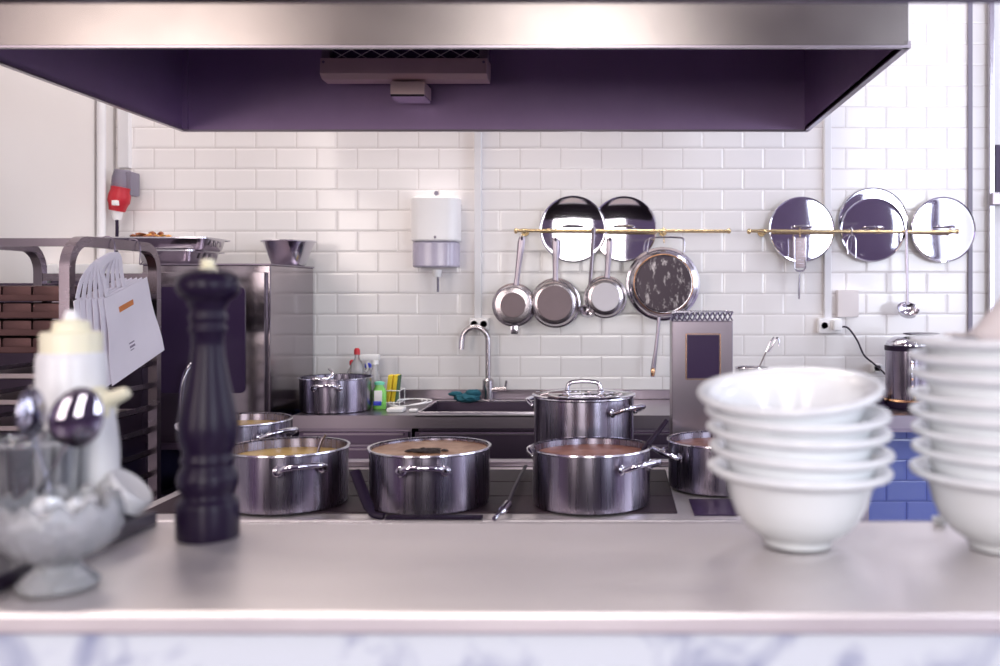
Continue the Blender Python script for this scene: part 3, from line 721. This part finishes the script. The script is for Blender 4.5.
def saucepan(px,py,rpx,hpx,hpy,label,ring=.6,d=4.585,depth=.07,innermat='base',face='tapsteel'):
    c = P(px,py,d); r = rpx/F*(d-depth); top = P(hpx,hpy,d-.03)
    t = thing('saucepan',c,label,'saucepan','steel saucepans hanging on left rail')
    m = tocam(c)
    MB().lathe([(r*1.0,0),(r*1.06,-.002),(r*1.05,.003),(r*.99,.005),(r*.95,depth*.75),(r*.88,depth*.95),(r*.80,depth),(0,depth)],64,m).build('body',face,t,angle=30)
    MB().lathe([(r*.99-.003,0),(r*.85,depth-.005),(0,depth-.005)],48,m).build('inner_wall','darksteel',t)
    MB().lathe([(0,depth+.004),(r*ring,depth+.004),(r*ring+.002,depth)],48,m).build('base_disc',innermat,t,angle=30)
    dirv = (top-c); dirv.y = 0; dirv.normalize(); st_ = c+dirv*r*.97+Vector((0,-.02,0))
    end = top
    h = MB().tube([st_,st_*.85+end*.15,st_*.4+end*.6,end*.9+st_*.1,end],[.014,.012,.015,.018,.013],12,flat=.3,up=(0,1,0)).build('handle','steel',t)
    MB().blob(end+Vector((0,-.006,-.006)),(.006,.003,.011),1,0,2).build('hanging_hole','black',h)
    MB().tube(spline([end+Vector((0,0,-.006)),end+Vector((0,-.012,.006)),Vector((end.x,rd-.012,Z(231,rd)+.004)),Vector((end.x,rd,Z(231,rd)+.013)),Vector((end.x,rd+.012,Z(231,rd)))],5),.002,6).build('hook','brass',h)
    return t
s1 = saucepan(514,305,21,522,237,'leftmost hanging saucepan, base with broad bright centre',.58,depth=.045)
MB().box(X(511,4.55),X(518,4.55),4.545,4.56,Z(334,4.55),Z(326,4.55),bevel=.002).build('helper_tab','bright',s1)
saucepan(555.5,303,24,555.5,238,'largest hanging saucepan with dark worn base disc',.72,innermat='base')
saucepan(605.5,297,20.5,610,238,'small hanging saucepan with pale silver base disc',.68,d=4.58,innermat='base2')
# ladle between pans
def ladle(hx,hy,bx_,by_,rpx,d,label,hr=.0065):
    t = thing('soup_ladle',P(hx,hy,d),label,'ladle')
    top,bt = P(hx,hy,d),P(bx_,by_,d)
    MB().tube(spline([top+Vector((0,.02,.0)),top+Vector((0,.0,.012)),top,bt*.5+top*.5,bt+Vector((0,0,.02))],6),hr,10,flat=.45,up=(0,1,0)).build('handle','steel',t)
    r = rpx/F*d
    m = Matrix.Translation(bt+Vector((0,-.01,0)))@Matrix.Rotation(R(38),4,'X')
    MB().lathe([(r,0),(r*.96,-.003),(r*.85,-r*.45),(r*.5,-r*.75),(0,-r*.85)][::-1]+[(r*1.03,.002),(r*.95,0),(r*.8,-r*.42),(r*.45,-r*.68),(0,-r*.78)],36,m).build('ladle_bowl','bright',t)
ladle(593.5,232,588,310,8.5,4.56,'steel ladle hanging between two saucepans on left rail',.012)
ladle(906.5,233,907.5,309,10.5,4.56,'small bowled ladle with long handle on right rail')
# big frying pan
d=4.575; c = P(663,284,d); r = 35/F*(d-.05)
t = thing('frying_pan',c,'large frying pan with scorched black scratched base on left rail','frying pan')
m = tocam(c)
MB().lathe([(r*1.0,0),(r*1.07,-.002),(r*1.06,.003),(r*1.0,.006),(r*.93,.045),(r*.86,.052),(r*.80,.05),(0,.05)],72,m).build('body','bright',t,angle=30)
MB().lathe([(0,.056),(r*.78,.056),(r*.81,.053),(r*.81,.049)],64,m).build('scorched_base','scratch',t,angle=30)
MB().lathe([(r*.82,.050),(r*.835,.0555),(r*.86,.054),(r*.88,.045)],72,m).build('base_ring','copper',t)
MB().tube(spline([P(647,252,4.56),P(649,240,4.56),P(655,237.5,4.56),P(677,237.5,4.56),P(684,240,4.56),P(684,252,4.56)],5),.004,8).build('helper_handle','bright',t)
h = MB().tube([P(659,316,4.55),P(658,330,4.55),P(655.5,352,4.55),P(653,370,4.55),P(652.5,377,4.55)],[.009,.008,.009,.012,.009],12,flat=.5,up=(0,1,0)).build('handle','steel',t)
MB().blob(P(653,372,4.543),(.010,.004,.022),1,0,2).build('handle_tip','copper',h)
MB().tube(spline([P(664,243,4.56),P(664,236,4.56),Vector((X(664,rd),rd-.012,Z(230,rd))),Vector((X(664,rd),rd,Z(227.5,rd))),Vector((X(664,rd),rd+.012,Z(231,rd)))],5),.0025,6).build('hook','brass',h)
# grater
d=4.56
t = thing('hand_grater',P(800,235,d),'steel hand grater hanging at left of the right rail','grater')
MB().box(X(795.5,d),X(804.5,d),d-.006,d,Z(268,d),Z(238,d),bevel=.004).build('grating_plate','wornsteel',t)
MB().tube([P(794.5,237,d),P(805.5,237,d),P(805.5,268,d),P(803,271,d),P(797,271,d),P(794.5,268,d)],.0038,8,closed=True).build('frame','bright',t)
MB().tube([P(800,271,d),P(799.5,276,d),P(799,288,d),P(799,299,d)],[.004,.007,.010,.008],10,flat=.6).build('handle','bright',t)
MB().tube(spline([P(800,238,d),P(800,234,d),Vector((X(800,rd),rd-.012,Z(231,rd))),Vector((X(800,rd),rd,Z(228,rd))),Vector((X(800,rd),rd+.012,Z(231,rd)))],5),.003,6).build('hook','brass',t)
mb = MB()
for a in range(7):
    for b in range(3): mb.blob(P(797.6+2.4*b,242+3.6*a,d-.007),(.003,.002,.0035),1,0,1)
mb.build('teeth','bright',t)
# wire hook
tag(MB().tube(spline([P(848,254,4.56),P(847,244,4.56),P(849,237,4.56),P(852,235,4.575),P(855,237,4.56),P(856,245,4.56),P(855.5,258,4.56)],6),.0022,8).tube(spline([P(851.5,236,4.57),Vector((X(851.5,rd),rd-.013,Z(230,rd))),Vector((X(851.5,rd),rd,Z(227.5,rd))),Vector((X(851.5,rd),rd+.012,Z(231,rd)))],4),.003,6).build('wire_loop','bright'),'narrow steel wire loop hanging in front of middle lid','hook')

# soap dispenser
d = 4.62; x0,x1 = X(409,4.58),X(457.5,4.58)
t = thing('soap_dispenser',((x0+x1)/2,D,Z(272,4.56)),'white wall soap dispenser with lilac reservoir between tap and oven','dispenser')
def rbox(x0,x1,z0,z1,y0,mat,nm,par,rc=.02):
    mb = MB(); w=(x1-x0)/2; cx=(x0+x1)/2
    poly=[]
    n=10
    for k in range(n+1):
        a = PI+PI*k/n; poly.append((cx+w*abs(math.cos(a))**.45*(1 if math.cos(a)>0 else -1), D-.03-(D-.03-y0)*abs(math.sin(a))**.6))
    poly += [(x1,D-.002),(x0,D-.002)]
    mb.prism(poly,z1-z0,Matrix.Translation((0,0,z0))); return mb.build(nm,mat,par,bevel=.008,angle=35)
zs = Z(241,4.56)
rbox(x0,x1,zs,Z(196,4.56),4.56,'white','cover',t)
rbox(x0+.006,x1-.006,Z(267,4.56),zs-.001,4.57,'lilac','reservoir',t)
MB().lathe([(0,0),(.018,0),(.022,.02),(.024,.035),(0,.036)],20,Matrix.Translation(P(437,277,4.60))).build('nozzle','white',t)
MB().tube([P(438,276,4.60),P(438,292,4.60)],.006,8).build('push_rod','greyplastic',t)
MB().lathe([(0,.006),(.010,.005),(.012,0)],16,tocam((X(436,4.63),4.64,Z(193,4.63)))).build('lock','greyplastic',t)
MB().lathe([(0,.004),(.006,.003),(.007,0)],12,tocam((X(435,4.56),4.562,Z(237,4.56)))).build('button','greyplastic',t)

# ------------------------------------------------------------------ cleaning things on worktop
def bottle(name,px,d,h,r,label,mats,cap,neck=.35,cat='bottle',flat=.65):
    t = thing(name,(X(px,d),d,wt+.001),label,cat)
    S = Matrix.Diagonal((1,flat,1,1))
    MB().lathe([(0,.002),(r*.9,0),(r,.006),(r,h*.62),(r*.85,h*.72),(r*neck,h*.82),(r*neck,h*.9),(0,h*.9)],24,S).build('bottle_body',mats,t,world=False)
    MB().lathe([(0,h*.88),(r*neck*1.3,h*.88),(r*neck*1.25,h*.97),(r*neck*.6,h),(0,h)],20,S).build('cap',cap,t,world=False)
    return t
t = bottle('soap_bottle',357,4.52,.262,.032,'clear bottle with bright red cap behind the worktop pot','clear','red')
t = bottle('soap_bottle',352,4.60,.20,.028,'clear bottle with small red top, left of taller red-capped one','clear','red')
t = bottle('soap_bottle',368,4.60,.185,.022,'slim clear bottle with blue cap behind worktop pot','clear','blue',.6)
t = bottle('dish_soap_bottle',379.5,4.30,.125,.031,'green dish soap bottle with blue and white label','green','mint',.6)
MB().box(-.019,.017,-.0245,-.020,.035,.085,bevel=.002).build('white_label','white',t,world=False)
MB().box(-.022,.014,-.0255,-.020,.018,.038,bevel=.002).build('blue_label','blue',t,world=False)
# spray bottle
t = thing('spray_bottle',(X(375,4.52),4.52,wt+.001),'white trigger spray bottle behind the green dish soap','spray bottle')
MB().lathe([(0,.002),(.032,0),(.035,.006),(.033,.10),(.014,.17),(.013,.19),(0,.19)],24).build('bottle_body','clear',t,world=False)
MB().lathe([(0,.185),(.017,.185),(.016,.205),(0,.205)],20).box(-.07,.022,-.012,.012,.205,.232,bevel=.006).build('spray_head','white',t,world=False)
MB().tube(spline([(-.03,0,.207),(-.040,0,.19),(-.035,0,.165),(-.045,0,.150)],4),.005,8).build('trigger','white',t,world=False)
# sponges
for k,(px,lab) in enumerate(((388.5,'yellow sponge standing upright, left of the pair'),(393.5,'yellow sponge with green scourer, right of the pair'))):
    t = thing('sponge',(X(px,4.42),4.42+.015*k,wt+.02),lab,'sponge','yellow sponges in the holder')
    MB().box(-.010,.009,-.03,.03,0,.125,Matrix.Rotation(R(7),4,'Y'),bevel=.004).build('foam','yellow',t,world=False)
    if k: MB().box(.009,.014,-.03,.03,0,.125,Matrix.Rotation(R(7),4,'Y'),bevel=.002).build('scourer','darkgreen',t,world=False)
t = thing('sponge_holder',(X(391,4.42),4.42,wt),'white wire holder around the yellow sponges','holder')
mb = MB()
for z in (.02,.075): mb.tube([(-.05,-.045,z),(.05,-.045,z),(.05,.06,z),(-.05,.06,z)],.0022,6,closed=True)
for a,b in ((-.05,-.045),(.05,-.045),(.05,.06),(-.05,.06)): mb.tube([(a,b,.002),(a,b,.077)],.0022,6)
mb.build('wire_frame','white',t,world=False)
t = thing('white_charger',(X(397,4.2),4.2,wt),'white cable with adapter block coiled on worktop','cable')
MB().box(X(388,4.2),X(404,4.2),4.17,4.25,wt+.001,wt+.018,bevel=.005).build('adapter','white',t)
MB().box(X(409,4.2),X(417,4.2),4.19,4.23,wt+.001,wt+.012,bevel=.004).build('plug','white',t)
pts = []
for k in range(26):
    a = k*.62; pts.append((X(409,4.4)+(.055+.002*k)*math.cos(a)*1.1,4.40+.06*math.sin(a),wt+.006+.022*abs(math.sin(a*.5+1))))
MB().tube(spline(pts,4),.003,6).build('cord','white',t)
# steel container with tongs
d = 4.35; t = thing('utensil_container',(X(752,d),d,wt+.001),'steel utensil container on worktop behind the bowls','container')
MB().lathe([(0,.002),(.072,0),(.075,.006),(.077,.18),(.081,.183),(.079,.186),(.074,.182),(.072,.008),(0,.006)],40).build('container_body','bright',t,world=False)
t = thing('kitchen_tongs',(X(757,d),d,wt+.02),'slotted steel tongs leaning out of the container','tongs')
MB().tube([P(752,392,d),P(757,372,d),P(766,352,d)],[.009,.009,.011],8,flat=.3).build('blade','wornsteel',t)
MB().tube(spline([P(766,352,d),P(770,343,d),P(774,337,d)],4),.0035,8).tube(spline([P(768,352,d),P(773,345,d),P(777,337.5,d),P(779,341,d),P(779,346,d)],4),.0035,8).build('wire_end','bright',t)
# urn
d = 4.36; t = thing('water_urn',(X(909,d),d,wt+.001),'steel water urn with black band beside right bowl stack','urn')
MB().lathe([(0,0),(.112,0),(.114,.012),(.112,.030),(.104,.034),(0,.034)],48).build('base','black',t,world=False)
MB().lathe([(.108,.028),(.112,.035),(.108,.043)],48).build('base_ring','copper',t,world=False)
MB().lathe([(.103,.034),(.106,.04),(.106,.262),(.100,.264)],64).build('body','pot',t,world=False)
MB().lathe([(.100,.262),(.109,.262),(.109,.284),(.100,.284)],48).build('band','black',t,world=False)
MB().lathe([(.104,.284),(.105,.288),(.098,.305),(.07,.322),(0,.326)],48).build('lid','polish',t,world=False)
MB().tube(spline([(-.02,-.108,.07),(-.02,-.135,.075),(-.02,-.145,.065),(-.02,-.145,.045)],5),.008,10).build('tap','brass',t,world=False)
MB().box(-.026,-.014,-.112,-.104,.06,.22,bevel=.002).build('level_gauge','bright',t,world=False)
for k in range(4): MB().box(-.024,-.016,-.116,-.110,.10+.035*k,.108+.035*k).build('gauge_mark','copper',t,world=False,smooth=False)
t = thing('black_plate',(X(919,4.36),4.33,wt+.331),'thin black plate lying on top of the urn','plate')
MB().lathe([(0,0),(.05,0),(.078,.008),(.080,.011),(.05,.004),(0,.004)],36).build('plate_body','black',t,world=False)
t = thing('black_stand',(X(882,4.3),4.35,wt+.001),'low dark stand on worktop left of the urn','stand')
MB().lathe([(0,0),(.055,0),(.055,.006),(.03,.02),(.02,.05),(0,.052)],24).build('stand_body','black',t,world=False)
MB().lathe([(.020,.045),(.026,.048),(.022,.055),(0,.056)],20).build('stand_cap','copper',t,world=False)

# ------------------------------------------------------------------ front pass counter
ct = 1.15; c0,c1 = .882,1.234
t = thing('pass_counter',(0,1.05,0),'steel topped serving counter with marble front in the foreground','counter')
MB().box(-1.6,1.5,c0,c1,ct-.021,ct).build('steel_top','counter',t,smooth=False,bevel=.004)
MB().tube([(-1.6,c1-.003,ct-.004),(1.5,c1-.003,ct-.004)],.0048,10).build('edge_highlight','bright',t)  # bright tube added as the highlight along the back edge bevel
MB().box(-1.6,1.5,c0+.012,c0+.035,0,ct-.021).build('marble_front','marble',t,smooth=False)
MB().box(-1.6,1.5,c0+.035,c1-.02,.05,ct-.021).build('body','unit',t,smooth=False)
# overhead shelf above the counter
t = thing('overhead_shelf',(0,1.2,1.82),'dark steel overhead shelf edge spanning the very top, in front of the hood','shelf')
zt2 = 1.45+.3005*1.25
MB().box(-1.5,1.4,1.13,1.25,zt2,zt2+.03).build('shelf_board','darksteel',t,smooth=False,bevel=.004)
for x in (-1.45,1.3): MB().box(x,x+.03,1.17,1.20,ct,zt2).build('post','darksteel',t,smooth=False)

# pepper mill
d = 1.154; k = d/F; zc = lambda y: (537-y)*k
prof = [(540,0),(540,29),(538,30),(508,30),(504,29.5),(501,27),(498,25),(495,25),(490,28),(483,29.5),(476,28.5),(470,25),(466,24),(464,26),(461,26),(458,24),(454,24),(448,26.5),(438,28.5),(425,28.5),(405,25),(385,20.5),(365,17),(350,15.5),(337,15.5),(334,18),(331,18),(329,16.5),(325,16.5),(322,18),(319,18),(316,16.5),(312,16.5),(309,18.5),(306,19),(303,21),(300,26),(294,30),(287,30.5),(280,28.5),(275,22),(272,12),(271,0)]
t = thing('pepper_mill',(X(208,d),d,ct),'tall glossy black turned pepper mill standing on the counter','pepper mill')
off = zc(540)
MB().lathe([(r_*k,zc(y)-off) for y,r_ in prof],64).build('mill_body','mill',t,world=False,angle=60)
MB().lathe([(0,zc(273)-off),(10*k,zc(273)-off),(8*k,zc(270)-off),(5*k,zc(268.5)-off),(7.5*k,zc(266)-off),(6*k,zc(262.5)-off),(0,zc(261.5)-off)],32).build('top_nut','cream',t,world=False)

# bowls
bp_out = [(.036,0),(.040,.0),(.041,.006),(.046,.009),(.060,.018),(.072,.032),(.080,.050),(.086,.072),(.089,.078),(.099,.080),(.1055,.083),(.1075,.087),(.106,.0905),(.100,.0905),(.092,.088),(.084,.082),(.080,.070),(.074,.050),(.065,.032),(.052,.019),(.030,.010),(0,.009)]
def first_bowl():
    t = thing('serving_bowl',(0,0,0),'','bowl')
    MB().lathe([(0,.006),(.034,.006)]+bp_out,80).build('bowl_body','porcelain',t,world=False,angle=80); return t
fb = first_bowl(); used=False
d = 1.118
ords = ['lowest','second from the bottom','third from the bottom','fourth from the bottom','topmost, tilted']
for i,(yl,yr,xl,xr,pt) in enumerate([(466,470,706.5,888,0),(446,452,707,889,.5),(427,431,706.5,886,1),(410,412,704,887,3),(393,382,700,884,7.5)]):
    b = fb if not used else dup(fb); used=True
    cx = (xl+xr)/2; cy=(yl+yr)/2; z = Z(cy,d)-.087
    b.location = (X(cx,d),d,max(z,ct)); b.rotation_euler = (R(pt),math.atan((yr-yl)/182),0)
    b['label'] = 'white porcelain bowl in shorter stack, '+ords[i]; b['group'] = 'white bowls in the shorter stack'; b['category']='bowl'
d = 1.105
ords2 = ['lowest','second from the bottom','third from the bottom','fourth from the bottom','fifth from the bottom','third from the top','second from the top','topmost, under the cloth']
for i,y in enumerate([471,450,430,412,395,374,356,340]):
    b = dup(fb); z = Z(y,d)-.087
    b.location = (X(1006,d)+random.uniform(-.002,.002),d,max(z,ct)); b.rotation_euler = (0,R(random.uniform(-.8,.8)),R(40*i))
    b['label'] = 'white porcelain bowl in taller right stack, '+ords2[i]; b['group']='white bowls in the taller right stack'
# cloth on tall stack
mb = MB(); n=28
ctr = Vector((X(1006,d),d,Z(338,d))); grid=[]
for a in range(n+1):
    row=[]
    for b in range(n+1):
        u,v = a/n*2-1,b/n*2-1; rr = math.hypot(u,v)
        hgt = .075*(.5+.5*math.cos(PI*min(1,rr)))**.62+.003*math.sin(5*u+3*v)+.002*math.sin(7*v-4*u)
        row.append(mb.bm.verts.new(ctr+Vector((u*.085+.040,v*.075,max(hgt,0.0)+.002))))
    grid.append(row)
for a in range(n):
    for b in range(n): mb.bm.faces.new((grid[a][b],grid[a+1][b],grid[a+1][b+1],grid[a][b+1]))
o = mb.build('folded_napkin','cloth',angle=80); sm = o.modifiers.new('solid','SOLIDIFY'); sm.thickness=.004
tag(o,'off-white crumpled cloth heaped on the taller stack of bowls','cloth')
# small white cup beside tall stack, behind the counter edge
t = thing('salt_dish',(X(940,1.215),1.215,ct),'tiny white dish just left of the taller bowl stack base','dish')
MB().lathe([(0,0),(.006,0),(.009,.004),(.0105,.009),(.010,.0095),(.008,.004),(0,.002)],24).build('dish_body','porcelain',t,world=False)

# left foreground: board, crystal bowl, tumbler with spoons, bottle
bt = ct+.018
t = thing('black_tray',(-.75,1.06,ct),'flat black board lying on counter under bottle and glass','tray')
MB().prism([(-.612,.895),(-.584,1.213),(-.93,1.213),(-.93,.895)],.0175,Matrix.Translation((0,0,ct+.0005))).build('board','trayboard',t,smooth=False,bevel=.002)
d = .956; p = Vector((X(59.5,d),d,ct))
p.x = -.600+.040
t = thing('sugar_bowl',p,'footed cut-glass bowl with scalloped rim at left foreground','glass bowl')
def cut(r,z,a):
    if z>.03 and r>.03:
        q = .0022*math.cos(14*a+z*240)+.0022*math.cos(14*a-z*240); r = r+q
        if z>.080: z = z+.005*math.cos(12*a)
    return r,z
MB().lathe([(0,.010),(.036,.002),(.038,.004),(.038,.008),(.028,.016),(.020,.024),(.024,.030),(.040,.036),(.052,.048),(.058,.062),(.0585,.074),(.056,.084),(.0535,.090),(.0505,.090),(.052,.082),(.054,.072),(.053,.060),(.047,.050),(.036,.042),(.020,.037),(0,.036)],96,None,cut).build('bowl_body','crystal',t,world=False,angle=70)
mb = MB()
for k in range(26): mb.box(-.009,.009,-.006,.006,-.006,.006,Matrix.Translation((random.uniform(-.028,.028),random.uniform(-.028,.028),.052+random.uniform(0,.030)))@Matrix.Rotation(random.uniform(0,3),4,Vector((random.random(),random.random(),1)).normalized()),bevel=.001)
for v in mb.bm.verts: v.co = v.co+p
tag(mb.build('sugar_cubes','porcelain'),'white sugar pieces filling the cut-glass bowl','sugar',kind='stuff')
# tumbler
d = 1.075; tp = Vector((-.655,d,bt)); tr_ = .042
t = thing('glass_tumbler',tp,'clear glass tumbler holding spoons behind the cut-glass bowl','glass')
MB().lathe([(0,0),(tr_*.86,0),(tr_*.88,.004),(tr_,.115),(tr_*.965,.1155),(tr_*.83,.010),(0,.009)],48,None,lambda r,z,a:(r*(1+.012*math.cos(14*a)),z+(.003*math.cos(10*a) if z>.11 else 0))).build('tumbler_body','glass',t,world=False,angle=60)
MB().lathe([(tr_*.98,.110),(tr_*1.02,.113),(tr_*.99,.117),(tr_*.95,.114)],48).build('rim','glass',t,world=False)
def spoon(label,cpx,cpy,d,w,l,tilt,yaw,foot):
    c = P(cpx,cpy,d)
    t = thing('spoon',foot,label,'spoon','steel spoons standing in the tumbler')
    m = Matrix.Translation(c)@Matrix.Rotation(R(yaw),4,'Z')@Matrix.Rotation(R(tilt),4,'Y')
    mb = MB(); N=20; K=8; rows=[]
    for i in range(K+1):
        q = i/K; row=[]
        for k in range(N):
            a = 2*PI*k/N; rx = w/2*q; rz = l/2*q
            egg = 1-.12*math.sin(a)
            row.append(mb.bm.verts.new(m@Vector((rx*math.cos(a)*egg, -.008*(1-q*q), rz*math.sin(a)))) )
        rows.append(row)
    for A,B in zip(rows[1:],rows[2:]):
        for k in range(N): mb.bm.faces.new((A[k],A[(k+1)%N],B[(k+1)%N],B[k]))
    mb.bm.faces.new(rows[1]); bmesh.ops.delete(mb.bm,geom=rows[0],context='VERTS')
    o = mb.build('spoon_bowl','spoon',t,angle=80); s_ = o.modifiers.new('solid','SOLIDIFY'); s_.thickness=.0018
    st_ = m@Vector((0,0,-l/2)); mid = st_*.5+foot*.5
    MB().tube(spline([st_+ (c-st_)*.06,st_*.9+foot*.1,mid,foot],6),[.0045]*5+[.0035]*7+[.0050]*7,8,flat=.5).build('handle','bright',t)
spoon('large spoon with its bowl up, right one in the tumbler',77,417,1.05,.056,.068,20,12,Vector((-.672,1.070,bt+.014)))
spoon('spoon turned sideways, left one in the tumbler',32,412,1.06,.050,.058,-8,85,Vector((-.636,1.090,bt+.014)))
# squeeze bottle
d=1.155; r=.0385; t = thing('squeeze_bottle',(X(71.5,d),d,bt),'white squeeze bottle with pale yellow cap behind the spoons','bottle','white squeeze bottles')
hb = Z(352,d)-bt
MB().lathe([(0,.002),(r*.94,0),(r,.006),(r,hb-.012),(r*.97,hb-.004),(r*.9,hb),(0,hb)],48).build('bottle_body','bottle',t,world=False)
q = Z(332,d)-bt; q2 = Z(321,d)-bt; q3 = Z(313,d)-bt
MB().lathe([(0,hb-.004),(r*.88,hb-.004),(r*.88,q-.003),(r*.84,q),(r*.56,q+.001),(r*.52,q2-.002),(r*.48,q2),(r*.24,q2+.001),(r*.18,q3),(0,q3+.001)],48,None,lambda a,b,c:(a*(1+(.012*math.cos(36*c) if a>r*.8 else 0)),b)).build('cap','cream',t,world=False)
MB().lathe([(r*.21,q2+.0005),(r*.24,q2+.003),(r*.16,q3+.003),(0,q3+.004)],24).build('nozzle_tip','white',t,world=False)
# second bottle, only its slanted nozzle shows
p2 = P(92,412,1.165)
t = thing('nozzle_cap',Vector((-.60,1.165,bt)),'pale yellow slanted nozzle poking out right of the squeeze bottle','nozzle')
m = Matrix.Translation(P(103,403,1.14))@Matrix.Rotation(R(66),4,'Y')
MB().lathe([(0,-.012),(.021,-.012),(.021,.004),(.010,.008),(.0075,.030),(.006,.033),(0,.034)],28,m).build('cone','cream',t)
MB().tube([P(101,405,1.14),P(99,425,1.14),P(98,450,1.14),Vector((X(98,1.14),1.14,bt))],[.014,.020,.024,.024],24).build('bottle_body','bottle',t)
# small steel dish and jar lid
t = thing('steel_dish',(-.613,1.178,bt),'small steel dish holding the tilted white jar lid','dish')
MB().lathe([(0,0),(.016,0),(.022,.012),(.0255,.024),(.0245,.0245),(.020,.012),(0,.004)],32).build('dish_body','bright',t,world=False)
t = thing('jar_lid',P(127,491,1.13),'white ribbed jar lid tilted on small dish right of glass bowl','lid')
m = Matrix.Rotation(R(45),4,'Y')@Matrix.Rotation(R(-52),4,'X')
m = Matrix.Rotation(R(27),4,'Z')@Matrix.Rotation(R(42),4,'Y')@Matrix.Rotation(R(14),4,'X')
MB().lathe([(0,.010),(.027,.010),(.030,.007),(.030,-.010),(.028,-.010),(.028,.004),(0,.005)],48,m,lambda a,b,c:(a*(1+(.015*math.cos(40*c) if a>.029 else 0)),b)).build('lid_body','bottle',t,world=False)

# ------------------------------------------------------------------ light
def area(name,loc,rot,sx,sy,power,col):
    l = bpy.data.lights.new(name,'AREA'); l.shape='RECTANGLE'; l.size=sx; l.size_y=sy; l.energy=power; l.color=col
    o = bpy.data.objects.new(name,l); COL.objects.link(o); o.location=loc; o.rotation_euler=rot; return o
for i,(a,b,_) in enumerate(wins):
    col,pw = [((1,.88,.81),270),((1,.94,.90),250),((.84,.90,1),360)][i]
    area('daylight_%d'%(i+1),((a+b)/2,YF+.02,(W0+W1)/2),(R(90),0,0),b-a-.1,W1-W0-.1,pw,col)
area('daylight_4',(XR-.02,(SW[0]+SW[1])/2,(SW[2]+SW[3])/2),(R(90),0,R(90)),SW[1]-SW[0]-.1,SW[3]-SW[2]-.1,215,(.80,.86,1))
# unseen ceiling lamps added as fill light over the kitchen
for i,(x,y,c) in enumerate(((-1.6,1.9,(1,.88,.80)),(.2,4.15,(1,.96,.94)),(-1.5,4.15,(1,.90,.82)),(2.6,3.2,(.85,.9,1)))):
    t = thing('fill_lamp',(x,y,CEIL),'added flat fill lamp above the kitchen, out of view','lamp','added fill lamps above the kitchen')
    MB().box(x-.6,x+.6,y-.15,y+.15,CEIL-.05,CEIL-.001).build('fill_housing','white',t,smooth=False)
    area('fill_light_%d'%i,(x,y,CEIL-.06),(0,0,0),1.1,.25,70,c)

w = bpy.data.worlds.new('sky'); sc.world = w; w.use_nodes = True
bg = w.node_tree.nodes['Background']; bg.inputs[0].default_value = (.62,.66,.95,1); bg.inputs[1].default_value = 1.2

cam = bpy.data.cameras.new('camera'); co = bpy.data.objects.new('camera',cam); COL.objects.link(co)
co.location = (0,0,H); co.rotation_euler = (R(90),0,0)
cam.sensor_width = 36; cam.lens = F/1000*36; cam.shift_x = -(CX-500)/1000; cam.shift_y = -(333-CY)/1000
cam.dof.use_dof = True; cam.dof.focus_distance = 3.3; cam.dof.aperture_fstop = 3.0
cam.clip_start = .02
sc.camera = co
vs = sc.view_settings; vs.view_transform='Standard'; vs.look='None'; vs.gamma=1; vs.exposure=-.92; vs.use_curve_mapping=False
sc.cycles.use_denoising = True
sc.cycles.sample_clamp_indirect = 6
sc.cycles.max_bounces = 8; sc.cycles.transmission_bounces = 8; sc.cycles.glossy_bounces = 5
sc.cycles.caustics_reflective = False; sc.cycles.caustics_refractive = False
